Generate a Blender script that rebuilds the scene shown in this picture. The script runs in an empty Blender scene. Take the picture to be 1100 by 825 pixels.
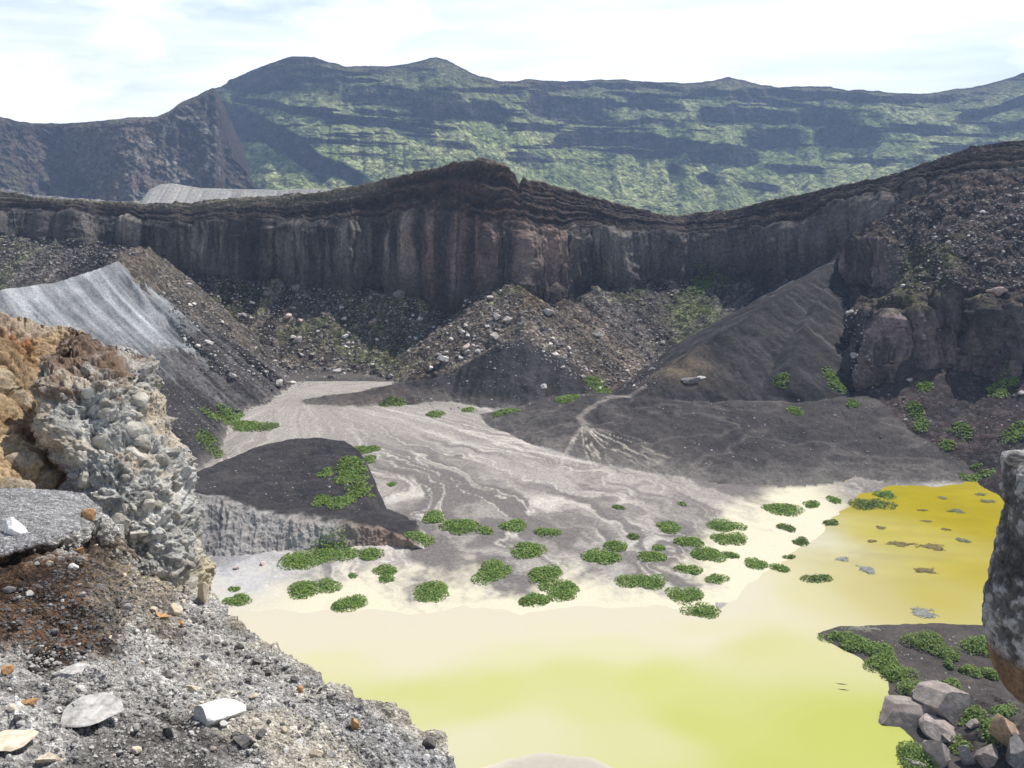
import bpy, math, random
import numpy as np
from mathutils import Vector, Matrix, noise as nz_

random.seed(11)
RNG = np.random.default_rng(7)
C = bpy.context.scene.collection
SC = bpy.context.scene
R = math.radians

# ------------------------------------------------------------------ camera
CAM_H = 50.0
PITCH = R(13.7)
FPX = 953.0                       # focal length in pixels of a 1100 px wide frame
cam = bpy.data.cameras.new('camera')
cam.sensor_width = 36.0
cam.lens = 36.0 * FPX / 1100.0
cam.clip_start = 0.1
cam.clip_end = 6000.0
cam_o = bpy.data.objects.new('camera', cam)
C.objects.link(cam_o)
cam_o.location = (0, 0, CAM_H)
cam_o.rotation_euler = (R(90) - PITCH, 0, 0)
SC.camera = cam_o

# ------------------------------------------------------------------ light
SUN_EL, SUN_AZ = R(56), R(42)     # azimuth from straight ahead towards the right
sun_dir = Vector((math.sin(SUN_AZ) * math.cos(SUN_EL), math.cos(SUN_AZ) * math.cos(SUN_EL), math.sin(SUN_EL)))
sl = bpy.data.lights.new('sun', 'SUN')
sl.energy = 5.0
sl.angle = R(0.53)
sl.color = (1.0, 0.96, 0.9)
sun_o = bpy.data.objects.new('sun', sl)
C.objects.link(sun_o)
sun_o.rotation_euler = (-sun_dir).to_track_quat('-Z', 'Y').to_euler()

w = bpy.data.worlds.new('World')
SC.world = w
w.use_nodes = True
nt = w.node_tree
nt.nodes.clear()
wo = nt.nodes.new('ShaderNodeOutputWorld')
bg = nt.nodes.new('ShaderNodeBackground')
sky = nt.nodes.new('ShaderNodeTexSky')
sky.sky_type = 'NISHITA'
sky.sun_disc = False
sky.sun_elevation = SUN_EL
sky.sun_rotation = SUN_AZ
sky.dust_density = 1.0
bg.inputs['Strength'].default_value = 0.09
tc = nt.nodes.new('ShaderNodeTexCoord')
# clouds: a cumulus layer and a stretched cirrus layer, both in sky directions
mp = nt.nodes.new('ShaderNodeMapping'); mp.inputs['Scale'].default_value = (1.5, 1.5, 4.2)
mp.inputs['Location'].default_value = (0.35, 0.0, 0.1)
n1 = nt.nodes.new('ShaderNodeTexNoise'); n1.inputs['Scale'].default_value = 1.9
n1.inputs['Detail'].default_value = 9; n1.inputs['Roughness'].default_value = 0.55
r1 = nt.nodes.new('ShaderNodeValToRGB')
r1.color_ramp.elements[0].position = 0.42; r1.color_ramp.elements[0].color = (0, 0, 0, 1)
r1.color_ramp.elements[1].position = 0.60; r1.color_ramp.elements[1].color = (1, 1, 1, 1)
mp2 = nt.nodes.new('ShaderNodeMapping'); mp2.inputs['Scale'].default_value = (1.0, 1.0, 9.0)
mp2.inputs['Rotation'].default_value = (0, R(9), 0)
n2 = nt.nodes.new('ShaderNodeTexNoise'); n2.inputs['Scale'].default_value = 2.3
n2.inputs['Detail'].default_value = 6
r2 = nt.nodes.new('ShaderNodeValToRGB')
r2.color_ramp.elements[0].position = 0.36; r2.color_ramp.elements[0].color = (0.27, 0.27, 0.27, 1)
r2.color_ramp.elements[1].position = 0.66; r2.color_ramp.elements[1].color = (0.95, 0.95, 0.95, 1)
mx = nt.nodes.new('ShaderNodeMath'); mx.operation = 'MAXIMUM'
cm = nt.nodes.new('ShaderNodeMix'); cm.data_type = 'RGBA'
cm.inputs['B'].default_value = (15.2, 15.5, 15.7, 1)
L = nt.links.new
L(tc.outputs['Generated'], mp.inputs['Vector']); L(mp.outputs[0], n1.inputs['Vector']); L(n1.outputs['Fac'], r1.inputs[0])
L(tc.outputs['Generated'], mp2.inputs['Vector']); L(mp2.outputs[0], n2.inputs['Vector']); L(n2.outputs['Fac'], r2.inputs[0])
L(r1.outputs[0], mx.inputs[0]); L(r2.outputs[0], mx.inputs[1])
sx = nt.nodes.new('ShaderNodeSeparateXYZ'); L(tc.outputs['Generated'], sx.inputs[0])
hr_ = nt.nodes.new('ShaderNodeMapRange'); hr_.inputs['From Min'].default_value = 0.2; hr_.inputs['From Max'].default_value = 0.45
hr_.inputs['To Min'].default_value = 1.0; hr_.inputs['To Max'].default_value = 0.04
L(sx.outputs['Z'], hr_.inputs['Value'])
ml = nt.nodes.new('ShaderNodeMath'); ml.operation = 'MULTIPLY'
L(mx.outputs[0], ml.inputs[0]); L(hr_.outputs[0], ml.inputs[1]); L(ml.outputs[0], cm.inputs['Factor']); L(sky.outputs[0], cm.inputs['A'])
L(cm.outputs['Result'], bg.inputs['Color']); L(bg.outputs[0], wo.inputs['Surface'])

SC.view_settings.view_transform = 'Standard'
SC.view_settings.look = 'None'
SC.view_settings.exposure = 0.32
SC.view_settings.gamma = 1.0
SC.render.engine = 'CYCLES'
SC.cycles.max_bounces = 5
SC.cycles.diffuse_bounces = 3
SC.cycles.volume_bounces = 0

# ------------------------------------------------------------------ numeric helpers
cp, sp = math.cos(PITCH), math.sin(PITCH)

def pix(px, py, Y):
    """world point at forward distance Y seen in direction (px, py) of the 1100x825 frame"""
    px = np.asarray(px, float); py = np.asarray(py, float); Y = np.asarray(Y, float)
    a = (px - 550.0) / FPX; b = (412.5 - py) / FPX
    ry = cp + b * sp; rz = b * cp - sp
    k = Y / ry
    return np.stack(np.broadcast_arrays(a * k, Y, CAM_H + rz * k), -1)

def pixz(px, py, z=0.0):
    b = (412.5 - np.asarray(py, float)) / FPX
    return pix(px, py, (z - CAM_H) * (cp + b * sp) / (b * cp - sp))

TAB = (RNG.random((64, 64, 64)) * 2 - 1).astype(np.float32)
JIT = RNG.random((32, 32, 32, 3)).astype(np.float32)

def vn(P):
    i = np.floor(P).astype(np.int64); f = (P - i).astype(np.float32)
    f = f * f * f * (f * (f * 6 - 15) + 10)
    x0, y0, z0 = i[..., 0] & 63, i[..., 1] & 63, i[..., 2] & 63
    x1, y1, z1 = (x0 + 1) & 63, (y0 + 1) & 63, (z0 + 1) & 63
    fx, fy, fz = f[..., 0], f[..., 1], f[..., 2]
    def l(a, b, t): return a + (b - a) * t
    return l(l(l(TAB[x0, y0, z0], TAB[x1, y0, z0], fx), l(TAB[x0, y1, z0], TAB[x1, y1, z0], fx), fy),
             l(l(TAB[x0, y0, z1], TAB[x1, y0, z1], fx), l(TAB[x0, y1, z1], TAB[x1, y1, z1], fx), fy), fz)

_rot = np.array([[0.36, 0.48, -0.8], [-0.8, 0.6, 0.0], [0.48, 0.64, 0.6]])

def fbm(P, f=1.0, octv=4, gain=0.5, seed=0, ridged=False):
    q = np.asarray(P, float) * f + 13.7 * seed + 0.31
    s = 0; a = 1; tot = 0
    for _ in range(octv):
        n = vn(q)
        if ridged: n = 1 - 2 * np.abs(n)
        s = s + a * n; tot += a
        a *= gain; q = (q @ _rot.T) * 2.03 + 5.1
    return s / tot * (1.0 if ridged else 1.6)

def worley(P, f=1.0, seed=0):
    q = np.asarray(P, float) * f + seed * 7.3
    i = np.floor(q).astype(np.int64)
    F1 = np.full(q.shape[:-1], 9.0); F2 = F1.copy(); ID = np.zeros(q.shape[:-1])
    for dx in (-1, 0, 1):
        for dy in (-1, 0, 1):
            for dz in (-1, 0, 1):
                c = i + np.array([dx, dy, dz])
                j = JIT[c[..., 0] & 31, c[..., 1] & 31, c[..., 2] & 31]
                d = np.sqrt(((c + j - q) ** 2).sum(-1))
                m = d < F1
                F2 = np.where(m, F1, np.minimum(F2, d))
                ID = np.where(m, j[..., 0], ID)
                F1 = np.where(m, d, F1)
    return F1, F2, ID

def sst(a, b, x):
    t = np.clip((x - a) / (b - a), 0, 1)
    return t * t * (3 - 2 * t)

def mixc(a, b, t):
    t = np.asarray(t)[..., None]
    return a * (1 - t) + np.asarray(b) * t

def s2l(hexs):
    v = np.array([int(hexs[i:i + 2], 16) / 255 for i in (0, 2, 4)])
    return np.where(v <= 0.04045, v / 12.92, ((v + 0.055) / 1.055) ** 2.4)

def gnormals(V):
    du = np.gradient(V, axis=1); dv = np.gradient(V, axis=0)
    n = np.cross(du, dv)
    n /= np.linalg.norm(n, axis=-1, keepdims=True) + 1e-9
    return n

def poly(pts, x, k=1):
    pts = sorted(pts)
    return np.interp(x, [p[0] for p in pts], [p[k] for p in pts])

# ------------------------------------------------------------------ mesh helpers
def obj(name, me, mat=None, parent=None):
    o = bpy.data.objects.new(name, me)
    C.objects.link(o)
    if mat: me.materials.append(mat)
    if parent: o.parent = parent
    return o

def tag(o, label=None, cat=None, group=None, kind=None):
    if label: o['label'] = label
    if cat: o['category'] = cat
    if group: o['group'] = group
    if kind: o['kind'] = kind
    return o

def mesh_np(name, V, F, col=None, flat=False):
    """mesh from vertex array and an (n,k) face index array"""
    V = np.ascontiguousarray(V, np.float32); F = np.ascontiguousarray(F, np.int32)
    me = bpy.data.meshes.new(name)
    me.vertices.add(len(V)); me.vertices.foreach_set('co', V.ravel())
    k = F.shape[1]
    me.loops.add(F.size); me.loops.foreach_set('vertex_index', F.ravel())
    me.polygons.add(len(F)); me.polygons.foreach_set('loop_start', np.arange(0, F.size, k, dtype=np.int32))
    if col is not None:
        at = me.attributes.new('Col', 'FLOAT_COLOR', 'POINT')
        c4 = np.ones((len(V), 4), np.float32); c4[:, :3] = np.clip(col[:, :3], 0, 1)
        if col.shape[1] > 3: c4[:, 3] = col[:, 3]
        at.data.foreach_set('color', c4.ravel())
    if flat:
        at = me.attributes.new('sharp_face', 'BOOLEAN', 'FACE')
        at.data.foreach_set('value', np.ones(len(F), bool))
    me.update(calc_edges=True)
    return me

def grid(name, V, col, mat, wrap=False):
    r, c = V.shape[:2]
    idx = np.arange(r * c).reshape(r, c)
    if wrap: idx = np.concatenate([idx, idx[:, :1]], 1)
    F = np.stack([idx[:-1, :-1], idx[1:, :-1], idx[1:, 1:], idx[:-1, 1:]], -1).reshape(-1, 4)
    # faces look at the camera side / upwards
    m = (r // 2, c // 2)
    n = np.cross(V[m[0] + 1, m[1]] - V[m], V[m[0], m[1] + 1] - V[m])
    if np.dot(n, np.array([0, 0, CAM_H]) - V[m]) < 0: F = F[:, ::-1]
    me = mesh_np(name, V.reshape(-1, 3), F, col.reshape(-1, col.shape[-1]))
    return obj(name, me, mat)

# ------------------------------------------------------------------ materials
def terrain_mat(name, s1, s2, var=0.5, bump=0.6, dist=0.2, rough=0.95, spec=0.06, cell=0.0, cvar=0.8, cbump=1.0):
    """Col carries the rock colour; its alpha says how stony the ground is (cells of single stones)"""
    m = bpy.data.materials.new(name); m.use_nodes = True
    t = m.node_tree; b = t.nodes['Principled BSDF']; K = t.links.new
    b.inputs['Roughness'].default_value = rough
    b.inputs['Specular IOR Level'].default_value = spec
    def N(ty, **kw):
        n = t.nodes.new(ty)
        for k, v in kw.items(): setattr(n, k, v)
        return n
    def math_(op, a, c):
        n = N('ShaderNodeMath', operation=op)
        for i, v in enumerate((a, c)):
            if isinstance(v, (int, float)): n.inputs[i].default_value = v
            else: K(v, n.inputs[i])
        return n.outputs[0]
    at = N('ShaderNodeAttribute', attribute_name='Col'); co = N('ShaderNodeTexCoord')
    def noise(sc, det, ro):
        n = N('ShaderNodeTexNoise'); n.inputs['Scale'].default_value = sc
        n.inputs['Detail'].default_value = det; n.inputs['Roughness'].default_value = ro
        K(co.outputs['Object'], n.inputs['Vector']); return n.outputs['Fac']
    na, nb = noise(s1, 5, 0.65), noise(s2, 6, 0.72)
    mr = N('ShaderNodeMapRange')
    mr.inputs['From Min'].default_value = 0.30; mr.inputs['From Max'].default_value = 0.70
    mr.inputs['To Min'].default_value = 1 - var; mr.inputs['To Max'].default_value = 1 + var
    K(nb, mr.inputs['Value'])
    sm = math_('MINIMUM', math_('ADD', math_('MULTIPLY', at.outputs['Alpha'], 7.0), 0.15), 1.0)
    fac = math_('ADD', math_('MULTIPLY', math_('SUBTRACT', mr.outputs[0], 1.0), sm), 1.0)
    hgt = math_('MULTIPLY', math_('ADD', na, nb), sm)
    if cell:
        for sc, wt in ((cell, 1.0), (cell * 2.7, 0.6)):
            vo = N('ShaderNodeTexVoronoi'); vo.inputs['Scale'].default_value = sc
            K(co.outputs['Object'], vo.inputs['Vector'])
            sp_ = N('ShaderNodeSeparateColor'); K(vo.outputs['Color'], sp_.inputs[0])
            v2 = math_('POWER', sp_.outputs[0], 2.2)                         # few bright stones, many dark
            v3 = math_('MULTIPLY', math_('SUBTRACT', v2, 0.3), cvar * 2 * wt)
            edge = math_('MULTIPLY', vo.outputs['Distance'], -0.5 * wt)
            v4 = math_('MULTIPLY', math_('ADD', v3, edge), at.outputs['Alpha'])
            fac = math_('MULTIPLY', fac, math_('MAXIMUM', math_('ADD', 1.0 + 0.12 * wt, v4), 0.25))
            hh = math_('MULTIPLY', math_('MULTIPLY', vo.outputs['Distance'], -1.6 * cbump * wt), at.outputs['Alpha'])
            hgt = math_('ADD', hgt, hh)
    mul = N('ShaderNodeVectorMath', operation='SCALE')
    K(at.outputs['Color'], mul.inputs[0]); K(fac, mul.inputs['Scale'])
    K(mul.outputs[0], b.inputs['Base Color'])
    bp = N('ShaderNodeBump'); bp.inputs['Strength'].default_value = bump
    bp.inputs['Distance'].default_value = dist
    K(hgt, bp.inputs['Height']); K(bp.outputs[0], b.inputs['Normal'])
    return m

def stone_mat(name, colr, scale, var=0.45, bump=0.5, dist=0.1, rv=0.35):
    m = bpy.data.materials.new(name); m.use_nodes = True
    t = m.node_tree; b = t.nodes['Principled BSDF']
    b.inputs['Roughness'].default_value = 0.92; b.inputs['Specular IOR Level'].default_value = 0.15
    co = t.nodes.new('ShaderNodeTexCoord'); oi = t.nodes.new('ShaderNodeObjectInfo')
    n = t.nodes.new('ShaderNodeTexNoise'); n.inputs['Scale'].default_value = scale
    n.inputs['Detail'].default_value = 6; n.inputs['Roughness'].default_value = 0.65
    mr = t.nodes.new('ShaderNodeMapRange')
    mr.inputs['From Min'].default_value = 0.3; mr.inputs['From Max'].default_value = 0.7
    mr.inputs['To Min'].default_value = 1 - var; mr.inputs['To Max'].default_value = 1 + var
    m2 = t.nodes.new('ShaderNodeMapRange'); m2.inputs['To Min'].default_value = 1 - rv; m2.inputs['To Max'].default_value = 1 + rv
    mm = t.nodes.new('ShaderNodeMath'); mm.operation = 'MULTIPLY'
    mul = t.nodes.new('ShaderNodeVectorMath'); mul.operation = 'SCALE'
    mul.inputs[0].default_value = colr
    t.links.new(co.outputs['Object'], n.inputs['Vector'])
    t.links.new(n.outputs['Fac'], mr.inputs['Value']); t.links.new(oi.outputs['Random'], m2.inputs['Value'])
    t.links.new(mr.outputs[0], mm.inputs[0]); t.links.new(m2.outputs[0], mm.inputs[1])
    t.links.new(mm.outputs[0], mul.inputs['Scale']); t.links.new(mul.outputs[0], b.inputs['Base Color'])
    bp = t.nodes.new('ShaderNodeBump'); bp.inputs['Strength'].default_value = bump; bp.inputs['Distance'].default_value = dist
    t.links.new(n.outputs['Fac'], bp.inputs['Height']); t.links.new(bp.outputs[0], b.inputs['Normal'])
    return m

def leaf_mat(name):
    m = bpy.data.materials.new(name); m.use_nodes = True
    t = m.node_tree; b = t.nodes['Principled BSDF']
    at = t.nodes.new('ShaderNodeAttribute'); at.attribute_name = 'Col'
    b.inputs['Roughness'].default_value = 0.6; b.inputs['Specular IOR Level'].default_value = 0.25
    t.links.new(at.outputs['Color'], b.inputs['Base Color'])
    tr = t.nodes.new('ShaderNodeBsdfTranslucent'); t.links.new(at.outputs['Color'], tr.inputs['Color'])
    ms = t.nodes.new('ShaderNodeMixShader'); ms.inputs[0].default_value = 0.35
    t.links.new(b.outputs[0], ms.inputs[1]); t.links.new(tr.outputs[0], ms.inputs[2])
    t.links.new(ms.outputs[0], t.nodes['Material Output'].inputs['Surface'])
    return m

M_FLOOR = terrain_mat('crater_ground', 0.5, 2.3, 0.42, 0.6, 0.16, cell=1.25, cvar=0.55)
M_CLIFF = terrain_mat('cliff_rock', 0.35, 1.3, 0.6, 0.9, 0.5, cell=0.9, cvar=0.35, cbump=0.4)
M_FAR = terrain_mat('far_slope', 0.05, 0.22, 0.5, 0.8, 1.8, cell=0.16, cvar=0.3)
M_NEAR = terrain_mat('near_rubble', 5.0, 24.0, 0.5, 0.9, 0.03, cell=13.0, cvar=0.32)
M_CRUST = terrain_mat('crusty_rock', 4.0, 13.0, 0.5, 1.0, 0.06)
M_LEAF = leaf_mat('leaves')
M_BOULDER = stone_mat('boulder_pale', (0.50, 0.46, 0.42), 3.5)
M_BOULDER_D = stone_mat('boulder_dark', (0.16, 0.148, 0.142), 3.5)
M_BOULDER_P = stone_mat('boulder_pink', (0.50, 0.38, 0.33), 3.5)
M_SHORE = stone_mat('shore_boulder', (0.28, 0.24, 0.215), 3.0, 0.4, 0.8, 0.2, 0.15)
M_SHORE_T = stone_mat('tan_boulder', (0.36, 0.25, 0.165), 3.0, 0.5, 0.5, 0.15, 0.1)
M_WHITE = stone_mat('bleached_rock', (0.70, 0.69, 0.655), 2.6, 0.28, 0.8, 0.06, 0.0)
M_STONE = stone_mat('grey_stone', (0.40, 0.385, 0.36), 4.0, 0.5, 0.6, 0.02, 0.4)
M_PCRUST = stone_mat('crust_stone', (0.36, 0.335, 0.285), 1.6, 0.55, 0.8, 0.05, 0.0)
M_STONE_D = stone_mat('dark_stone', (0.13, 0.12, 0.115), 4.0, 0.5, 0.6, 0.02, 0.4)
M_STONE_O = stone_mat('ochre_stone', (0.40, 0.235, 0.11), 4.0, 0.5, 0.6, 0.02, 0.2)
M_STONE_T = stone_mat('tan_stone', (0.52, 0.44, 0.33), 4.0, 0.4, 0.6, 0.02, 0.2)

# ================================================================== CRATER FLOOR AND SCREE
shore_px = [(120, 640), (200, 664), (258, 652), (330, 657), (400, 652), (440, 657), (500, 650), (560, 664), (640, 653), (700, 648),
            (765, 660), (800, 632), (845, 606), (875, 578), (895, 548), (925, 531), (960, 523), (1040, 520), (1100, 518), (1300, 522),
            (1320, 640), (1130, 668), (1060, 671), (960, 673), (905, 673), (872, 679), (888, 690), (925, 708), (955, 732), (972, 756),
            (970, 775), (962, 800), (974, 830), (985, 900), (985, 1000), (300, 1000), (120, 900)]
shore = np.array([pixz(a, b)[:2] for a, b in shore_px])

def shore_dist(x, y):
    """signed distance to the shoreline, positive on land"""
    d = np.full(x.shape, 1e9); inside = np.zeros(x.shape, bool)
    n = len(shore)
    for i in range(n):
        a = shore[i]; b = shore[(i + 1) % n]
        e = b - a; L2 = e @ e
        t = np.clip(((x - a[0]) * e[0] + (y - a[1]) * e[1]) / L2, 0, 1)
        d = np.minimum(d, np.hypot(x - a[0] - t * e[0], y - a[1] - t * e[1]))
        cnd = (a[1] > y) != (b[1] > y)
        xi = a[0] + (y - a[1]) / (b[1] - a[1] + 1e-12) * e[0]
        inside ^= cnd & (x < xi)
    return np.where(inside, -d, d)

# ridges and cones of loose rock: crest points in view, slope, class
# classes: 1 black scoria, 2 brown rubble, 3 pale ash, 4 apron, 5 red-black scoria, 6 shore soil, 7 dark rubble
PR = [
    dict(p=[(-260, 268, 262), (-100, 262, 248), (0, 256, 246), (60, 256, 244), (130, 264, 243)], s=0.62, L=90, c=7),
    dict(p=[(160, 288, 243), (250, 304, 242), (300, 300, 242), (350, 304, 240), (400, 311, 236), (450, 317, 230)], s=0.66, L=70, c=2),
    dict(p=[(-260, 330, 120), (-100, 322, 138), (0, 311, 152), (60, 303, 167), (110, 287, 182), (126, 280, 187)], s=0.82, L=0, c=3, fl=1),
    dict(p=[(126, 279, 188), (140, 268, 196), (158, 266, 208), (175, 280, 222)], s=1.0, L=0, c=8),
    dict(p=[(126, 281, 187), (150, 312, 183), (176, 350, 180), (186, 366, 178)], s=0.95, L=0, c=3, fl=1),
    dict(p=[(60, 392, 138), (120, 396, 146), (160, 404, 155), (190, 414, 162), (226, 430, 168), (262, 452, 171)], s=0.95, L=0, c=1),
    dict(p=[(545, 304, 218), (560, 309, 215)], s=0.68, L=110, c=2),
    dict(p=[(545, 306, 218), (520, 335, 210), (495, 368, 203)], s=0.75, L=90, c=2),
    dict(p=[(612, 322, 229), (606, 320, 230)], s=0.66, L=120, c=9),
    dict(p=[(640, 308, 242), (690, 304, 251), (722, 298, 256)], s=0.60, L=120, c=7),
    dict(p=[(745, 288, 259), (765, 284, 259), (790, 290, 256), (830, 294, 250), (870, 288, 238)], s=0.55, L=140, c=10),
    dict(p=[(912, 271, 221), (870, 297, 208), (830, 325, 196), (760, 365, 182), (716, 398, 172)], s=0.62, L=0, c=1),
    dict(p=[(892, 300, 209), (868, 345, 188), (852, 385, 174.5)], s=0.72, L=0, c=1),
    dict(p=[(800, 375, 183), (790, 400, 174)], s=0.66, L=0, c=1),
    dict(p=[(505, 388, 195), (522, 378, 194), (545, 366, 193.5), (562, 365, 193.5), (588, 376, 193.5)], s=0.62, L=120, c=1),
    dict(p=[(480, 402, 191), (440, 411, 186), (390, 420, 182), (340, 427, 180)], s=0.28, L=0, c=1),
    dict(p=[(260, 412, 202), (272, 404, 203)], s=0.62, L=0, c=1),
    dict(p=[(640, 424, 170), (690, 428, 166), (770, 432, 163)], s=0.24, L=160, c=4),
    dict(p=[(770, 432, 163), (850, 432, 163), (935, 425, 163)], s=0.30, L=0, c=4),
    dict(p=[(560, 440, 168), (500, 446, 172)], s=0.25, L=0, c=4),
    dict(p=[(985, 400, 166), (1010, 396, 165), (1060, 402, 164), (1110, 394, 160), (1300, 402, 142)], s=0.50, L=0, c=5),
    dict(p=[(1116, 775, 69), (1220, 850, 60)], s=0.32, L=0, c=6),
    dict(p=[(1180, 400, 150), (1320, 470, 118)], s=0.6, L=0, c=5),
]
for q in PR:
    P = np.array([pix(*a) for a in q['p']])
    q['w'] = P
    q['dir'] = (P[-1] - P[0])[:2] / (np.linalg.norm((P[-1] - P[0])[:2]) + 1e-9)

BAR = [(595, 832, 7.5, 3.6, 0.42), (930, 611, 3.4, 2.2, 0.0), (990, 660, 4.2, 2.0, 0.0)]

def height(x, y):
    sd = shore_dist(x, y)
    P2 = np.stack([x, y, np.zeros_like(x)], -1)
    wob = fbm(P2, 0.16, 4, seed=1)
    sdn = sd + wob * 1.3
    z = np.where(sdn > 0, np.minimum(0.03 * sdn, 2.6), np.maximum(0.05 * sdn, -1.3))
    for px, py, ax, ay, hh in BAR[:1]:
        c = pixz(px, py)
        r2 = ((x - c[0]) / ax) ** 2 + ((y - c[1]) / ay) ** 2
        z = np.maximum(z, 0.16 - 0.22 * r2 + 0.10 * wob)
    cls = np.zeros(x.shape, np.int8); dm = np.zeros(x.shape); uu = np.zeros(x.shape)
    base = z.copy()
    for k, q in enumerate(PR):
        W = q['w']; best = np.full(x.shape, -1e9); bd = np.zeros(x.shape)
        lo, hi = W.min(0), W.max(0)
        rad = (hi[2] + 2) / q['s'] * (1.0 if not q['L'] else 1.6) + 4
        m = (x > lo[0] - rad) & (x < hi[0] + rad) & (y > lo[1] - rad) & (y < hi[1] + rad)
        xs, ys = x[m], y[m]
        b = np.full(xs.shape, -1e9); d0 = np.zeros(xs.shape)
        for p, p2 in zip(W[:-1], W[1:]):
            e = (p2 - p)[:2]; L2 = e @ e + 1e-9
            # foot of the fall line: shifted down-crest for a sloping crest
            t_ = ((xs - p[0]) * e[0] + (ys - p[1]) * e[1]) / L2
            perp = np.abs((xs - p[0]) * e[1] - (ys - p[1]) * e[0]) / math.sqrt(L2)
            g = (p2[2] - p[2]) / math.sqrt(L2)
            k_ = g / math.sqrt(max(q['s'] ** 2 - g * g, 0.02)) if abs(g) < q['s'] else 0
            t_ = np.clip(t_ + k_ * perp / math.sqrt(L2), 0, 1)
            d = np.hypot(xs - p[0] - t_ * e[0], ys - p[1] - t_ * e[1])
            h = p[2] + (p2[2] - p[2]) * t_ - (q['s'] * q['L'] * (1 - np.exp(-d / q['L'])) if q['L'] else q['s'] * d)
            u = h > b
            b = np.where(u, h, b); d0 = np.where(u, d, d0)
        if q.get('fl'):
            u = xs * q['dir'][0] + ys * q['dir'][1]
            Pq = np.stack([u, d0 * 0.07, np.zeros_like(u)], -1)
            if q['fl'] == 1:
                b = b - (1 - fbm(Pq, 0.42, 3, 0.5, 3, True)) * np.clip(d0 / 4, 0, 1) * 1.5 - (1 - fbm(Pq, 1.1, 2, 0.5, 6, True)) * np.clip(d0 / 4, 0, 1) * 0.5 + fbm(Pq, 0.1, 2, seed=5) * np.clip(d0 / 8, 0, 1) * 1.2
            else:
                b = b - (1 - fbm(Pq, 0.3, 3, 0.5, 3, True)) * np.clip(d0 / 10, 0, 1) * 0.42
        if len(W) > 2 or np.linalg.norm(W[-1] - W[0]) > 14:
            us = xs * q['dir'][0] + ys * q['dir'][1]
        else:
            us = np.arctan2(xs - W[0][0], -(ys - W[0][1])) * 9.0
        us = us + 31.0 * k
        if not q.get('fl') and q['c'] != 4:
            b = b + (0.16 if q['c'] == 1 else 0.45) * fbm(np.stack([us, d0 * 0.06, 0 * us], -1), 0.9 if q['c'] == 1 else 0.42, 3, 0.55, 14) * np.clip(d0 / 6, 0, 1)
        zz = z[m]; cc = cls[m]; dd = dm[m]; u2 = uu[m]
        u = b > zz
        zz[u] = b[u]; cc[u] = q['c']; dd[u] = d0[u]; u2[u] = us[u]
        z[m] = zz; cls[m] = cc; dm[m] = dd; uu[m] = u2
    return z, cls, dm, sd, wob, uu, z - base

cols = np.concatenate([np.arange(-420, -60, 4.0), np.arange(-60, 1160, 1.45), np.arange(1160, 1560, 4.0)])
yrow = np.concatenate([np.linspace(28, 60, 14)[:-1], pixz(550, np.arange(868, 520, -1.25))[:, 1],
                       np.arange(137.5, 276, 0.40)])
yrow = np.sort(yrow)
X = (cols[None, :] - 550) / FPX * (yrow[:, None] * 1.0 + 12.0)
Y = np.repeat(yrow[:, None], len(cols), 1)
Z, CLS, DM, SD, WOB, UU, HB = height(X, Y)
P2 = np.stack([X, Y, Z], -1)
n_lo = fbm(P2, 0.05, 3, seed=2); n_mid = fbm(P2, 0.25, 4, seed=3); n_hi = fbm(P2, 1.1, 3, seed=4)
rub = np.isin(CLS, (2, 7, 9, 10)).astype(float)
loose = np.isin(CLS, (1, 4, 5, 6)).astype(float)
F1, F2, FID = worley(P2, 0.55, 2)
Z = Z + rub * (0.42 * n_mid + 0.40 * n_hi + 1.1 * np.clip(0.55 - F1, 0, 1) * (FID > 0.45)) + loose * np.where(CLS == 6, 0.12, 1) * (0.42 * n_mid + 0.10 * n_hi)
Z = Z + (CLS == 0) * np.clip(SD / 15, 0, 1) * 0.10 * n_mid
Z = Z + (CLS == 8) * (1.0 * n_mid + 0.6 * n_hi)
V = np.stack([X, Y, Z], -1)
# --- colours of the ground itself
wash_lo, wash_mid, wash_hi = np.array([.130, .118, .110]), np.array([.275, .252, .225]), np.array([.47, .435, .385])
A0 = pixz(322, 432)[:2]
dx, dy = X - A0[0], Y - A0[1]
rr = np.hypot(dx, dy); th = np.arctan2(dx, -dy)
Pw = np.stack([th * 9 + 0.55 * fbm(P2, 0.06, 3, seed=8) + 0.22 * fbm(P2, 0.3, 3, seed=9), rr * 0.022, np.zeros_like(rr)], -1)
st1 = fbm(Pw, 1.0, 3, 0.6, 10); st2 = fbm(Pw * np.array([3.6, 2.2, 1]), 1.0, 3, 0.6, 11)
thin = 1 - np.abs(fbm(Pw * np.array([1.9, 1.5, 1]), 1.0, 3, 0.55, 12)) * 6.0
col = mixc(np.broadcast_to(wash_mid, V.shape), wash_lo, np.clip(0.45 + 1.05 * st1 + 0.95 * st2, 0, 1) * 0.95)
right = sst(5, 34, X + 0.25 * (Y - 130) + 5 * n_lo)
col = mixc(col, np.array([.135, .122, .115]), right * 0.75 * np.clip(0.75 + st2 * 0.9, 0, 1))
col = mixc(col, wash_hi, np.clip(thin, 0, 1) * (0.75 - 0.45 * right))
up = sst(62, 20, rr)
col = mixc(col, wash_mid * (1 + 0.28 * st2[..., None]), up * 0.7)
bx = pixz(262, 625); blu = np.exp(-(((X - bx[0]) / 6.5) ** 2 + ((Y - bx[1]) / 8.0) ** 2))
col = mixc(col, np.array([.33, .33, .345]), blu * 0.9)
cream = np.array([.475, .435, .325])
east = sst(18, 34, X)
cr = sst(11.0, 2.0, SD + 4.2 * WOB + 2.5 * st2 + 1.5 * n_hi - 5.0 * east)
cr = cr * (1 - ((Y < 96) & (X > 24))) * sst(56, 46, X)
col = mixc(col, cream, cr * (1 - 0.7 * blu))
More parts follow.
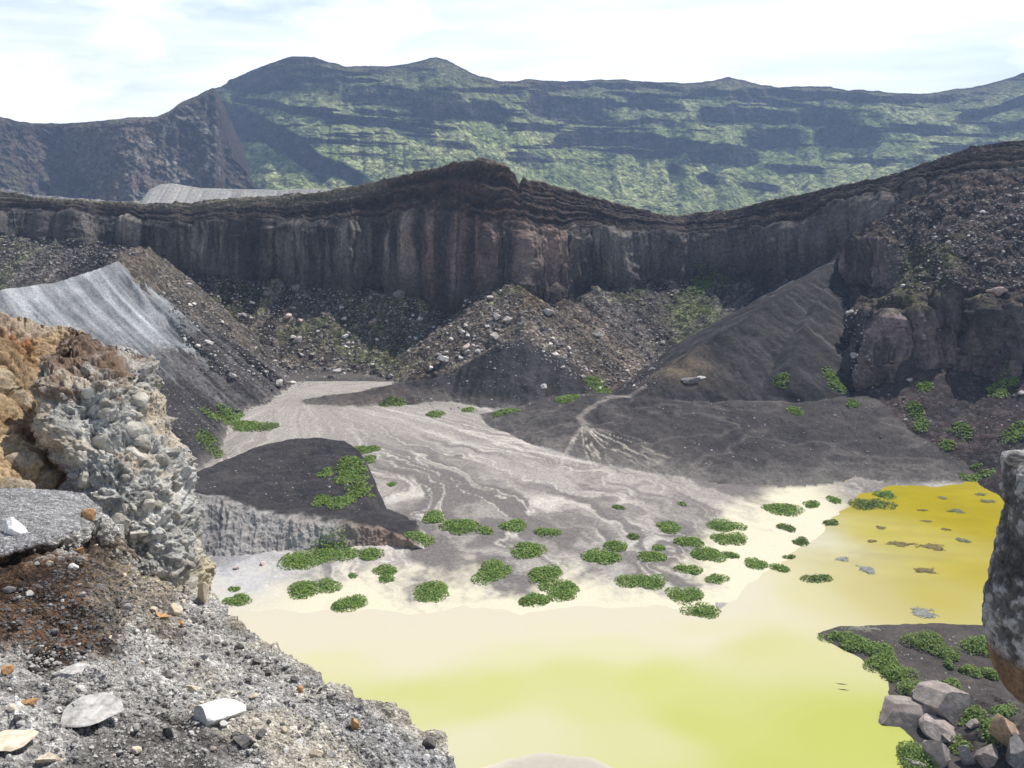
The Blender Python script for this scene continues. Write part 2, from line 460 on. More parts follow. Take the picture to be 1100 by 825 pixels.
# sand bar at the near end of the lake
c = pixz(598, 832)
bar = np.exp(-(((X - c[0]) / 7) ** 2 + ((Y - c[1]) / 3.6) ** 2))
col = mixc(col, np.array([.33, .30, .25]), sst(0.25, 0.7, bar + 0.2 * WOB))
far_fl = sst(188, 200, Y)
def paint(mask, a, b, t):
    global col
    cc = mixc(np.broadcast_to(np.array(a), V.shape), b, np.clip(t, 0, 1))
    col = np.where(mask[..., None], cc, col)
paint((CLS == 0) & (Y > 197), (.085, .074, .066), (.06, .055, .05), 0.5 + n_mid)
paint(CLS == 1, (.030, .0285, .030), (.050, .046, .045), 0.45 + 0.6 * n_mid + 0.4 * n_lo)
olive = sst(0.05, 0.5, n_lo * 0.8 + n_mid * 0.6)
paint(CLS == 2, (.062, .052, .043), (.125, .105, .085), 0.35 + 0.7 * n_mid + 0.6 * (FID - 0.5))
col = np.where((CLS == 2)[..., None], mixc(col, np.array([.075, .082, .033]), olive * 0.7), col)
paint(CLS == 7, (.055, .049, .045), (.095, .083, .074), 0.4 + 0.7 * n_mid + 0.5 * (FID - 0.5))
col = np.where((CLS == 7)[..., None], mixc(col, np.array([.075, .08, .035]), sst(0.1, 0.6, n_lo + 0.6 * n_mid) * 0.5), col)
paint(CLS == 9, (.070, .054, .046), (.105, .09, .075), 0.4 + 0.7 * n_mid)
paint(CLS == 10, (.060, .056, .050), (.085, .095, .04), 0.2 + 0.9 * n_lo + 0.5 * n_mid)
paint(CLS == 5, (.048, .043, .043), (.072, .054, .050), 0.4 + 0.9 * n_lo + 0.3 * n_mid)
paint((CLS == 6) | ((CLS == 0) & (Y < 94) & (X > 28.5)), (.050, .044, .042), (.080, .070, .062), 0.4 + 0.8 * n_mid)
paint(CLS == 8, (.060, .054, .048), (.098, .084, .068), 0.4 + n_mid)
col = np.where((CLS == 8)[..., None], mixc(col, np.array([.080, .064, .052]), sst(4, 1.5, DM) * 0.6), col)
ash = mixc(np.broadcast_to(np.array([.14, .145, .15]), V.shape), np.array([.25, .255, .258]), np.clip(0.5 + 0.6 * n_mid + 0.6 * n_lo, 0, 1))
asm = sst(19, 10, DM + 3.5 * n_mid + 4 * n_lo)
ash = mixc(np.broadcast_to(np.array([.075, .07, .068]), V.shape), ash, asm)
col = np.where((CLS == 3)[..., None], ash, col)
tal = np.isin(CLS, (2, 7, 8, 9, 10))
col = np.where(tal[..., None], col * 1.38, col)
STK = fbm(np.stack([UU + 0.8 * n_mid, DM * 0.045, 0 * UU], -1), 0.30, 4, 0.6, 15)
STK = np.where(CLS == 1, 0.6 * fbm(np.stack([UU + 0.8 * n_mid, DM * 0.06, 0 * UU], -1), 0.9, 3, 0.6, 17), STK)
sk = np.isin(CLS, (1, 2, 7, 9, 10, 3))
col = np.where(sk[..., None], col * np.clip(1 + 0.75 * STK, 0.45, 1.9)[..., None], col)
buffy = sst(0.15, 0.55, fbm(np.stack([UU * 0.8, DM * 0.04, 0 * UU], -1), 0.16, 3, 0.5, 16)) * np.isin(CLS, (2, 9))
col = mixc(col, np.array([.122, .10, .072]), buffy * 0.5)
lt = sst(0.1, 0.5, STK) * (CLS == 1) * sst(58, 66, X) * (Y > 150)
col = mixc(col, np.array([.12, .117, .116]), lt * 0.7)
# apron: fine trails of lighter ash swept down it
Pa = np.stack([X * 0.5 + 2.5 * fbm(P2, 0.03, 2, seed=21), Y * 0.9 + 3 * fbm(P2, 0.035, 2, seed=22), np.zeros_like(X)], -1)
tr = sst(0.55, 1.0, 1 - np.abs(fbm(Pa, 0.14, 3, 0.5, 23)) * 3.2)
paint(CLS == 4, (.042, .039, .039), (.070, .063, .059), 0.35 + 0.5 * n_lo + 0.35 * n_mid)
col = np.where((CLS == 4)[..., None], mixc(col, np.array([.15, .135, .12]), tr * 0.38), col)
foot = sst(2.0, 0.0, HB + 0.8 * n_mid + 0.5 * n_hi) * np.isin(CLS, (1, 2, 3, 4, 7)) * (Y > 110)
col = mixc(col, np.array([.16, .147, .132]), np.clip(foot * (0.55 + 0.5 * n_mid), 0, 0.9))
# the small pale outwash on the apron, fed by a gully
Fa = pix(626, 452, 158)[:2]
fx, fy = X - Fa[0], Y - Fa[1]
fr = np.hypot(fx, fy); ft = np.arctan2(fx, -fy)
fan = sst(25, 17, fr + 3 * n_mid) * sst(0.85, 0.45, np.abs(ft - 0.22 + 0.12 * n_mid)) * (fy < 0.6)
Pf = np.stack([ft * 7 + 0.5 * n_mid, fr * 0.1, np.zeros_like(fr)], -1)
fs = np.clip(1 - np.abs(fbm(Pf, 1.2, 3, 0.6, 31)) * 4.0, 0, 1)
fs = fs * (1 - 0.6 * sst(4, 20, fr)) + 0.35 * sst(7, 1, fr)
col = mixc(col, np.array([.42, .38, .32]), np.clip(fan * fs, 0, 0.9))
def chan(pts, wdt, cc, amt):
    global col
    W = np.array([pix(*p)[:2] for p in pts])
    d = np.full(X.shape, 1e9)
    for a, b in zip(W[:-1], W[1:]):
        e = b - a; t = np.clip(((X - a[0]) * e[0] + (Y - a[1]) * e[1]) / (e @ e), 0, 1)
        d = np.minimum(d, np.hypot(X - a[0] - t * e[0], Y - a[1] - t * e[1]))
    col = mixc(col, np.array(cc), sst(wdt, wdt * 0.4, d + 0.3 * n_mid) * amt)
chan([(690, 420, 170), (655, 428, 168), (632, 440, 164), (622, 446, 161), (628, 455, 158)], 1.1, (.20, .18, .16), 0.8)
chan([(690, 424, 168), (660, 432, 166), (640, 442, 162), (645, 452, 158)], 0.5, (.03, .03, .03), 0.7)
# bright rim where the stream cuts the foot of the apron
edge = sst(2.2, 0.4, np.abs(Z - 0.03 * SD - 0.15)) * (CLS == 4) * sst(10, -10, X)
chan([(400, 448, 176), (463, 463, 167), (520, 483, 156), (560, 493, 150), (640, 506, 143)], 0.7, (.44, .41, .36), 0.55)
def blob(px, py, d, ax, ay, cc, amt):
    global col
    q = pix(px, py, d)
    m_ = np.exp(-(((X - q[0]) / ax) ** 2 + ((Y - q[1]) / ay) ** 2) * 1.5) * (1 + 0.8 * n_mid)
    col = mixc(col, np.array(cc), np.clip(m_ * amt, 0, 0.95))
blob(728, 404, 174, 7, 5, (.125, .10, .07), 0.9)
blob(400, 425, 180, 16, 5, (.085, .068, .058), 0.6)
blob(660, 392, 190, 7, 6, (.11, .075, .055), 0.8)
blob(570, 335, 212, 5, 7, (.12, .085, .05), 0.7)
chan([(762, 424, 168), (790, 431, 166), (830, 434, 165), (866, 432, 165)], 0.9, (.022, .02, .02), 0.8)
chan([(700, 398, 172), (740, 380, 178), (800, 345, 190), (850, 312, 202)], 0.6, (.02, .02, .02), 0.7)
stony = np.select([rub > 0, CLS == 5, CLS == 8, CLS == 6, CLS == 1, CLS == 4], [1.0, 0.65, 0.9, 0.6, 0.28, 0.22], 0.10)
stony = np.where(CLS == 0, 0.10 * (1 - cr), stony)
stony = np.where((CLS == 3), 0.15 + 0.5 * (1 - asm), stony)
ground = grid('crater_ground', V, np.concatenate([col, stony[..., None]], -1), M_FLOOR)
tag(ground, kind='structure')

# near ground below the viewpoint, joining the lake bed
vv = np.stack(np.meshgrid(np.linspace(-300, 300, 13), np.linspace(-120, 30, 5)), -1)
Vn = np.concatenate([vv, np.full(vv.shape[:2] + (1,), -1.4)], -1)
tag(grid('lake_bed', Vn, np.full(Vn.shape, .2), M_FLOOR), kind='structure')

# ================================================================== LAKE
wp = [(300, 672, 'fdf3d8'), (450, 682, 'fdf4d2'), (600, 682, 'fdf4d0'), (700, 650, 'fcf1d2'), (350, 708, 'f9f2bf'), (440, 738, 'e7e996'),
      (520, 740, 'e7ea95'), (610, 735, 'e8ea9a'), (500, 765, 'e8eb9c'), (700, 738, 'e6e88c'), (820, 700, 'ebe8a0'), (750, 780, 'dfe27e'),
      (900, 780, 'd9df70'), (870, 640, 'f3ebb4'), (940, 640, 'ecde94'), (1000, 640, 'e7d768'), (950, 575, 'ebdc6a'), (1000, 540, 'ddca2c'),
      (1050, 560, 'dcc82c'), (1080, 620, 'e2d048'), (930, 535, 'e2d03c'), (640, 770, 'ebeaa2'), (560, 795, 'f3efc0'), (500, 800, 'f5f0c8'),
      (880, 575, 'f6efce'), (690, 800, 'ecebaf'), (830, 820, 'd8df74'), (1050, 650, 'e9dc80'), (560, 710, 'f6f2be'), (650, 705, 'f7f2c2'),
      (760, 680, 'f6f0c0'), (420, 760, 'ebeca8'), (1200, 560, 'dcc82c'), (300, 740, 'eeeeb0'), (780, 640, 'fbf1d0'), (950, 850, 'd8df70')]
wp += [(a, b + 30, 'fdf3d4') for a, b in shore_px[1:11]] + [(a, b + 6, 'fcf2d8') for a, b in shore_px[1:12]] + [(a, b + 16, 'fcf2d4') for a, b in shore_px[2:10]]
xs = np.arange(-75, 125, 0.6); ys = np.arange(30, 140, 0.6)
WX, WY = np.meshgrid(xs, ys)
acc = np.zeros(WX.shape + (3,)); ws = np.zeros(WX.shape)
Pm = np.stack([WX, WY, 0 * WX], -1)
wx2 = WX + 3 * fbm(Pm, 0.05, 3, seed=41); wy2 = WY + 3 * fbm(Pm, 0.05, 3, seed=42)
for a, b, h in wp:
    q = pixz(a, b)
    g = 1 / (((wx2 - q[0]) ** 2 + ((wy2 - q[1]) * 1.5) ** 2) + 9.0) ** 2
    acc += g[..., None] * s2l(h); ws += g
wc = acc / ws[..., None]
wc = np.clip(wc * 0.53, 0, 0.9)
sat = np.array([1.0, 0.99, 0.97])
mot = fbm(Pm * np.array([.5, 1.2, 1]), 0.35, 4, 0.6, 43) * sst(30, 45, WX) * sst(95, 110, WY)
wc = wc * (1 + 0.10 * mot - 0.15 * sst(30, 50, WX) * sst(80, 95, WY))[..., None]
wc = wc * sat
mw = bpy.data.materials.new('lake_water'); mw.use_nodes = True
t = mw.node_tree; b = t.nodes['Principled BSDF']
at = t.nodes.new('ShaderNodeAttribute'); at.attribute_name = 'Col'
t.links.new(at.outputs['Color'], b.inputs['Base Color'])
b.inputs['Roughness'].default_value = 0.22; b.inputs['IOR'].default_value = 1.33
b.inputs['Specular IOR Level'].default_value = 0.3
nz = t.nodes.new('ShaderNodeTexNoise'); nz.inputs['Scale'].default_value = 1.4; nz.inputs['Detail'].default_value = 3
bp = t.nodes.new('ShaderNodeBump'); bp.inputs['Strength'].default_value = 0.08; bp.inputs['Distance'].default_value = 0.05
co = t.nodes.new('ShaderNodeTexCoord'); t.links.new(co.outputs['Object'], nz.inputs['Vector'])
t.links.new(nz.outputs['Fac'], bp.inputs['Height']); t.links.new(bp.outputs[0], b.inputs['Normal'])
lake = grid('lake_water', np.stack([WX, WY, np.zeros_like(WX)], -1), wc, mw)
tag(lake, kind='structure')

# ================================================================== CRATER WALL
def loft(rows, pxs, subs):
    """rows: list of functions px -> world points; linear in between"""
    L_ = [f(pxs) for f in rows]
    out = []; seg = []
    for k in range(len(L_) - 1):
        for j in range(subs[k]):
            t_ = j / subs[k]
            out.append(L_[k] * (1 - t_) + L_[k + 1] * t_); seg.append(k + t_)
    out.append(L_[-1]); seg.append(len(L_) - 1)
    return np.array(out), np.array(seg)

def row(pts):
    pts = sorted(pts)
    return lambda x: pix(x, poly(pts, x, 1), poly(pts, x, 2))

rimY = [(-260, 300), (0, 262), (150, 258), (300, 256), (400, 250), (470, 240), (520, 233), (560, 237), (600, 245), (640, 257), (700, 267),
        (735, 271), (780, 267), (850, 251), (905, 240), (950, 232), (1000, 226), (1050, 218), (1100, 212), (1360, 190)]
rimP = [(-260, 196), (0, 206), (40, 213), (100, 216), (150, 218), (200, 218), (250, 214), (300, 210), (340, 206), (370, 201), (400, 195), (430, 188),
        (460, 182), (490, 174), (515, 169), (530, 172), (545, 178), (552, 188), (558, 197), (562, 189), (566, 192), (600, 200), (640, 212), (680, 222), (715, 232),
        (740, 230), (780, 227), (830, 215), (880, 205), (930, 195), (970, 184), (1010, 170), (1045, 158), (1075, 153), (1100, 151), (1360, 140)]
p2P = [(-260, 222), (0, 228), (100, 232), (150, 236), (200, 244), (250, 240), (350, 234), (440, 231), (500, 236), (545, 244), (600, 250), (660, 246),
       (735, 252), (800, 242), (850, 236), (905, 222), (960, 208), (1010, 192), (1100, 186), (1360, 180)]
p3P = [(-260, 262), (0, 258), (130, 268), (180, 294), (250, 310), (300, 306), (350, 311), (400, 317), (450, 323), (480, 334), (500, 338), (520, 326),
       (545, 312), (560, 312), (585, 322), (600, 330), (612, 326), (625, 318), (640, 312), (690, 310), (745, 296), (780, 294), (830, 300), (870, 296),
       (905, 290), (960, 260), (1010, 240), (1100, 235), (1360, 230)]
def wall_back(x):
    q = pix(x, poly(rimP, x), poly(rimY, x)); q[..., 1] += 60; q[..., 2] -= 16; return q
def wall_rim(x): return pix(x, poly(rimP, x), poly(rimY, x))
def n1d(x, f, sd_, o=3): return fbm(np.stack([x, 0 * x, 0 * x], -1), f, o, 0.55, sd_)
def wall_p2(x): return pix(x, poly(p2P, x) + 7 * n1d(x, 0.03, 47, 4), poly(rimY, x) - 9.5 + 4.5 * n1d(x, 0.018, 46))
def wall_p3(x): return pix(x, poly(p3P, x), poly(rimY, x) - 13.2 + 4.5 * n1d(x, 0.018, 46) - 2.6 * np.clip(n1d(x, 0.035, 48), -1, 1))
def wall_ext(x):
    q = wall_p3(x); q[..., 2] -= 12; q[..., 1] -= 1; return q
pxs = np.arange(-260, 1360, 0.95)
V, seg = loft([wall_back, wall_rim, wall_p2, wall_p3, wall_ext], pxs, [16, 62, 130, 22])
S = seg[:, None] + 0 * V[..., 0]
N = gnormals(V)
N = np.where((N * (np.array([0, 0, CAM_H]) - V)).sum(-1, keepdims=True) < 0, -N, N)
arc = np.cumsum(np.r_[0, np.linalg.norm(np.diff(V[90], axis=0), axis=-1)])
AU = np.repeat(arc[None], len(V), 0)
PC = np.stack([AU, V[..., 2] * 0.10, 0 * AU], -1)
colm = fbm(PC, 0.07, 4, 0.6, 51) * 1.6 + fbm(PC, 0.5, 4, 0.65, 52, True) * 0.8
SB = S + 0.12 * fbm(np.stack([AU, V[..., 2] * 0.6, 0 * AU], -1), 0.06, 4, 0.6, seed=57)
PB = np.stack([AU * 0.012, SB * 7.5, 0 * AU], -1)
band = fbm(PB, 1.0, 3, 0.6, 53)
rough = fbm(V, 0.4, 4, 0.6, 54)
wr = sst(1.9, 2.15, S) * sst(3.6, 3.0, S)              # cliff face
wu = sst(0.98, 1.05, S) * (1 - sst(1.9, 2.15, S))      # upper broken slope
F1, F2, FID = worley(V * np.array([1, 1, .55]), 0.30, 12)
rough2 = fbm(V, 1.1, 3, 0.6, 58, True)
bigw = fbm(np.stack([AU, 0 * AU, 0 * AU], -1), 0.030, 3, 0.5, 59)
V = V + N * (wr * (colm * 1.0 + 1.6 * fbm(np.stack([AU, V[..., 2] * 0.5, 0 * AU], -1), 0.12, 3, 0.5, 49, True) + 4.2 * bigw + 1.1 * sst(2.35, 2.5, S + 0.5 * fbm(V, 0.03, 3, seed=45)) * np.clip(fbm(V * np.array([1, 1, .2]), 0.05, 2, seed=44) + 0.2, 0, 1) + 0.35 * rough + 1.5 * (FID - 0.5) * sst(0, .25, F2 - F1)))[..., None]
V = V + N * (wu * (0.30 * rough + 0.30 * rough2 + 0.8 * band + 3.2 * bigw * sst(1.0, 1.9, S)))[..., None]
V[..., 2] += (S < 1.05) * 0.5 * rough
stk = fbm(np.stack([AU, V[..., 2] * 0.035, 0 * AU], -1), 0.33, 4, 0.6, 55)
big = fbm(V, 0.035, 3, seed=56)
face = mixc(np.broadcast_to(np.array([.045, .041, .040]), V.shape), np.array([.235, .208, .18]), np.clip(0.33 + 0.6 * stk + 0.45 * fbm(np.stack([AU, V[..., 2] * 0.07, 0 * AU], -1), 1.1, 3, 0.6, 50) + 0.5 * big, 0, 1))
pk = (np.exp(-((pxs - 500) / 55.0) ** 2) + 0.8 * np.exp(-((pxs - 588) / 22.0) ** 2))[None] * np.clip(0.55 + 0.8 * stk + 0.5 * big, 0, 1)
face = mixc(face, np.array([.27, .165, .13]), pk * 0.7)
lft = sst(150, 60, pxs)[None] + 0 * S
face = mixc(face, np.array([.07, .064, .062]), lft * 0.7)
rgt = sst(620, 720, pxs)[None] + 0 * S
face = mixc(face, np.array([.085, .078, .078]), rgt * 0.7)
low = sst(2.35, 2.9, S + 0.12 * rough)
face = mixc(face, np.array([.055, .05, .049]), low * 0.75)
upc = mixc(np.broadcast_to(np.array([.036, .031, .031]), V.shape), np.array([.10, .08, .066]), np.clip(0.30 + 0.85 * band + 0.5 * rough, 0, 1))
red = np.exp(-((pxs - 520) / 110.0) ** 2)[None] * np.clip(0.5 + rough, 0, 1)
upc = mixc(upc, np.array([.075, .042, .034]), red * 0.7)
rimc = mixc(np.broadcast_to(np.array([.13, .115, .085]), V.shape), np.array([.24, .21, .15]), np.clip(0.5 + rough, 0, 1))
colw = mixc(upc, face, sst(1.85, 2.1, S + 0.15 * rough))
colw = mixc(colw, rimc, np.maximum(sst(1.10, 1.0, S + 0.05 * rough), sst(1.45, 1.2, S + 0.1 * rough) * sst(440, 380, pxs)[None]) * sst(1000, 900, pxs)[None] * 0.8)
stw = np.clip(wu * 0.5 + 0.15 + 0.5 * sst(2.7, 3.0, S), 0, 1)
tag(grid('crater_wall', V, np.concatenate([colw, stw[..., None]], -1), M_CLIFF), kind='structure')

# pale ash hills on the plateau behind the left rim
a1 = [(60, 222, 276), (150, 216, 276), (160, 204, 277), (172, 198, 278), (185, 197, 279), (215, 202, 280), (250, 203, 280), (300, 204, 278), (340, 203, 274), (370, 204, 272), (390, 206, 270)]
def ash_top(x): return row(a1)(x)
def ash_back(x):
    q = ash_top(x); q[..., 1] += 10; q[..., 2] -= 5; return q
def ash_foot(x):
    q = ash_top(x); q[..., 1] -= 12; q[..., 2] -= 6.5; return q
pa = np.arange(60, 390, 1.0)
V, seg = loft([ash_back, ash_top, ash_foot], pa, [10, 40])
PCa = np.stack([V[..., 0], V[..., 2] * 0.1, 0 * V[..., 0]], -1)
fl = fbm(PCa, 0.3, 3, 0.5, 61, True)
V[..., 1] += 1.0 * fl * sst(0.9, 1.2, seg)[:, None]
cA = mixc(np.broadcast_to(np.array([.21, .20, .19]), V.shape), np.array([.32, .31, .295]), np.clip(0.5 + 0.6 * fl, 0, 1))
tag(grid('ash_hill', V, np.concatenate([cA, np.full(cA.shape[:2] + (1,), .06)], -1), M_CLIFF), kind='structure')
# grey track-like ash band on the far left rim
a2 = [(-260, 190, 275), (0, 204, 266), (40, 211, 263), (100, 216, 262), (150, 220, 261)]
def tb_top(x): return row([(p, y - 2.0, d) for p, y, d in a2])(x)
def tb_bot(x): return row([(p, y + 6.0, d - 4.5) for p, y, d in a2])(x)
V, seg = loft([tb_top, tb_bot], np.arange(-260, 150, 1.0), [14])
V[..., 2] += 0.25 * fbm(V, 0.5, 3, seed=62)
tag(grid('ash_bank', V, np.full(V.shape, .23) * np.array([.98, 1, 1.04]), M_CLIFF), kind='structure')

# ================================================================== RIGHT BUTTRESS
b_top = [(900, 285, 226), (912, 262, 220), (930, 240, 217), (960, 220, 216), (1010, 192, 213), (1050, 184, 207), (1100, 184, 201), (1360, 180, 180)]
b_e1 = [(900, 288, 224), (912, 264, 216), (918, 254, 211), (940, 251, 207), (955, 258, 204), (966, 262, 202), (1010, 240, 194), (1050, 240, 190), (1100, 240, 186), (1360, 240, 168)]
b_e2 = [(900, 300, 223), (912, 303, 213), (918, 309, 208), (940, 311, 204), (955, 312, 197), (966, 292, 191), (1010, 276, 184), (1050, 280, 181), (1100, 282, 177), (1360, 285, 160)]
b_e3 = [(900, 305, 222), (912, 312, 207), (922, 326, 192), (932, 336, 181), (955, 340, 174), (985, 333, 171), (1008, 318, 173), (1020, 308, 175), (1040, 318, 173), (1060, 330, 169), (1100, 322, 166), (1360, 330, 150)]
b_e4 = [(900, 320, 220), (912, 345, 203), (922, 375, 186), (932, 398, 176), (950, 416, 169), (980, 404, 168), (1010, 402, 169), (1040, 398, 170), (1060, 408, 165), (1100, 400, 162), (1360, 410, 146)]
def b_ext(x):
    q = row(b_e4)(x); q[..., 2] -= 10; q[..., 1] -= 0.8; return q
pb = np.arange(900, 1360, 0.6)
def uneven(pts, a, sd_):
    f = row(pts)
    def g(x):
        q = f(x); n = fbm(np.stack([x, 0 * x, 0 * x], -1), 0.045, 3, 0.6, sd_)
        q[..., 2] += a * n; q[..., 1] += 1.2 * a * fbm(np.stack([x, 0 * x, 0 * x], -1), 0.06, 3, 0.6, sd_ + 1); return q
    return g
V, seg = loft([row(b_top), row(b_e1), row(b_e2), uneven(b_e3, 1.9, 78), uneven(b_e4, 1.2, 80), b_ext], pb, [45, 50, 50, 90, 22])
S = seg[:, None] + 0 * V[..., 0]
N = gnormals(V)
N = np.where((N * (np.array([0, 0, CAM_H]) - V)).sum(-1, keepdims=True) < 0, -N, N)
cl = np.maximum(sst(2.9, 3.1, S) * sst(4.7, 4.2, S), sst(0.95, 1.1, S) * sst(2.1, 1.9, S) * sst(966, 955, pb)[None])
arc = np.cumsum(np.r_[0, np.linalg.norm(np.diff(V[190], axis=0), axis=-1)])
PC = np.stack([np.repeat(arc[None], len(V), 0), V[..., 2] * 0.12, 0 * V[..., 0]], -1)
colm = fbm(PC, 0.16, 3, 0.55, 71, True) * 1.3 + fbm(PC, 0.45, 4, 0.6, 72, True) * 1.3
jag = fbm(V * np.array([1, 1, .35]), 0.085, 3, 0.55, 76)
V = V + N * (1.9 * jag * sst(0.3, 1.0, S))[..., None]
V[..., 0] += 2.2 * fbm(V * np.array([.3, 1, 1]), 0.10, 3, 0.55, 77) * sst(0.3, 1.0, S)
rough = fbm(V, 0.35, 4, 0.6, 73); F1, F2, FID = worley(V, 0.45, 5)
V = V + N * (cl * (colm + 0.5 * rough) + (1 - cl) * (1.0 * rough + 1.3 * np.clip(0.55 - F1, 0, 1) * (FID > 0.4)))[..., None]
_, _, FJ = worley(V * np.array([1, 1, .35]), 0.42, 13)
V = V + N * (cl * 1.7 * (FJ - 0.5))[..., None]
big = fbm(V, 0.06, 3, seed=74)
slope_c = mixc(np.broadcast_to(np.array([.062, .052, .047]), V.shape), np.array([.125, .095, .085]), np.clip(0.4 + 0.7 * rough + 0.5 * (FID - .5), 0, 1))
olv = sst(-0.05, 0.5, big + 0.5 * rough) * sst(0.7, 1.6, S) * 0.65
slope_c = mixc(slope_c, np.array([.10, .105, .045]), olv)
cliff_c = mixc(np.broadcast_to(np.array([.055, .047, .048]), V.shape), np.array([.19, .15, .145]), np.clip(0.35 + 0.8 * fbm(PC, 0.35, 4, 0.6, 75) + 0.5 * big, 0, 1))
crk = sst(0.55, 0.9, fbm(PC, 0.33, 3, 0.5, 79, True))
cliff_c = mixc(cliff_c, np.array([.03, .026, .027]), crk * 0.7)
tag(grid('rock_buttress', V, np.concatenate([mixc(slope_c, cliff_c, cl), (1 - 0.85 * cl)[..., None]], -1), M_CLIFF), kind='structure')

# ================================================================== FAR CALDERA
sky_m = [(-300, 150), (0, 142), (150, 132), (200, 112), (229, 95), (243, 90), (246, 86), (269, 76), (296, 66), (313, 60.5), (336, 61), (357, 67), (370, 71), (412, 71), (442, 68),
         (459, 63), (469, 61), (479, 63), (493, 71), (513, 81), (533, 86), (553, 88), (567, 85), (607, 87), (664, 85), (701, 88), (735, 89),
         (764, 87), (784, 82.5), (801, 87), (831, 93), (871, 93), (891, 93), (911, 97), (925, 96), (962, 100), (989, 101), (1016, 97), (1042, 94),
         (1066, 88), (1083, 84), (1100, 78), (1400, 45)]
pc = np.arange(-300, 1400, 1.1)
py_top = poly(sky_m, pc) + 0.9 * n1d(pc, 0.11, 97, 4)
nr = 300
TT = np.linspace(0, 1, nr)[:, None]
PX = np.repeat(pc[None], nr, 0); PY = py_top[None] * (1 - TT) + 262.0 * TT
Pn = np.stack([PX, PY * 1.6, 0 * PX], -1)
jx = 6 * fbm(Pn, 0.03, 3, seed=81); jy = 3.2 * fbm(Pn, 0.035, 4, 0.6, seed=82)
# cliffs of the caldera wall: centre line, half height, strength
CL = [([(-300, 150), (235, 100)], 10, .8), ([(365, 101), (415, 104), (499, 110)], 11, .6), ([(430, 112), (470, 118), (520, 120), (548, 129)], 10, .75),
      ([(560, 110), (614, 117), (657, 118)], 12, 1), ([(567, 93), (640, 92), (735, 96)], 3.5, .9), ([(661, 108), (700, 112), (735, 116)], 7, .7),
      ([(350, 128), (405, 133), (448, 138)], 4.5, 1), ([(590, 152), (651, 150), (701, 151), (737, 158)], 7.5, 1), ([(654, 162), (728, 166)], 4, .9),
      ([(712, 178), (740, 186)], 5, .8), ([(330, 170), (368, 184), (398, 198)], 9, .8), ([(565, 130), (602, 142)], 3.5, .9), ([(735, 100), (864, 101), (965, 108), (1035, 105)], 4.5, .9),
      ([(748, 121), (800, 124), (858, 126)], 8, 1), ([(852, 124), (890, 126), (920, 128)], 11, 1), ([(795, 148), (830, 149), (866, 148)], 11, 1), ([(876, 147), (910, 148), (944, 148)], 11, 1),
      ([(728, 160), (770, 165), (816, 170)], 11, 1), ([(748, 190), (778, 196)], 8, .9), ([(795, 199), (842, 204)], 4, .9), ([(822, 180), (886, 184)], 5, .9),
      ([(1024, 129), (1060, 120), (1110, 104)], 6, .9), ([(945, 136), (985, 140), (1030, 138)], 4, .7), ([(1060, 140), (1110, 132), (1250, 110)], 5, .9), ([(985, 164), (1030, 160), (1080, 156)], 4, .6),
      ([(249, 95), (300, 84), (340, 84), (372, 94)], 13, .6), ([(248, 104), (302, 116), (372, 128)], 4.5, 1), ([(232, 118), (286, 141), (329, 168), (353, 190)], 16, 1),
      ([(380, 120), (430, 124)], 4, .7), ([(455, 152), (520, 160)], 4, .6), ([(540, 172), (600, 178)], 5, .5), ([(610, 132), (700, 130), (735, 136)], 3.5, .6),
      ([(900, 172), (960, 176)], 4, .7), ([(1100, 120), (1400, 80)], 9, .9), ([(1100, 160), (1400, 140)], 8, .7)]
cliff = np.zeros(PX.shape)
for pts, hh, st_ in CL:
    xs_ = [p[0] for p in pts]; ys_ = [p[1] for p in pts]
    px_ = PX + jx
    yc = np.interp(px_, xs_, ys_)
    taper = sst(xs_[0] - 9, xs_[0] + 14, px_) * sst(xs_[-1] + 9, xs_[-1] - 14, px_)
    d = np.abs(PY + jy - yc) / (hh * (0.35 + 0.65 * taper) + 0.01)
    cliff = np.maximum(cliff, st_ * taper * sst(1.15, 0.8, d))
fine = fbm(np.stack([PX * 0.13, PY * 1.5 - 0.05 * PX, 0 * PX], -1), 0.13, 4, 0.55, 83)
cliff = np.clip(cliff + sst(0.16, 0.42, fine) * 0.9 * sst(200, 150, PY + jy), 0, 1)
cliff = np.maximum(cliff, 0.6 * sst(3.5, 1.5, PY - py_top[None]))
slope_t = np.exp(np.log(0.56) * (1 - cliff) + np.log(2.6) * cliff) * np.exp(0.22 * fbm(Pn, 0.06, 3, seed=84))
ker = np.exp(-np.linspace(-2, 2, 9) ** 2); ker /= ker.sum()
bq = (412.5 - PY) / FPX; kq = (bq * cp - sp) / (cp + bq * sp)
Yq = np.zeros(PX.shape); Yq[0] = 1430 + 45 * np.sin(pc * 0.011) + 25 * np.sin(pc * 0.031 + 1)
for i in range(1, nr):
    Yq[i] = Yq[i - 1] * (slope_t[i] - kq[i - 1]) / (slope_t[i] - kq[i])
    mean_ = np.convolve(np.pad(Yq[i], 60, mode='edge'), np.ones(121) / 121, mode='valid')
    Yq[i] += (mean_ - Yq[i]) * 0.010
V = pix(PX, PY, Yq)
T = TT + 0 * PX
gul = fbm(np.stack([V[..., 0] + 0.35 * V[..., 2], V[..., 2] * 0.2, 0 * V[..., 0]], -1), 0.028, 4, 0.55, 86, True)
rib = fbm(np.stack([V[..., 0], V[..., 2] * 0.15, 0 * V[..., 0]], -1), 0.085, 3, 0.55, 95, True)
on = sst(0, 0.04, T)
V[..., 1] -= on * (7 * gul * (1 - cliff) + 4.0 * rib * cliff)
V[..., 1] += on * 4.5 * fbm(V, 0.06, 4, 0.65, seed=87)
bk = V[:1].copy(); bk[..., 1] += 120; bk[..., 2] -= 70
V2 = np.concatenate([bk, V], 0)
green = sst(0.75, 0.25, cliff + 0.22 * fbm(V, 0.05, 4, 0.6, 88))
lowm = sst(95, 165, PY + 14 * fbm(V, 0.01, 3, seed=89))
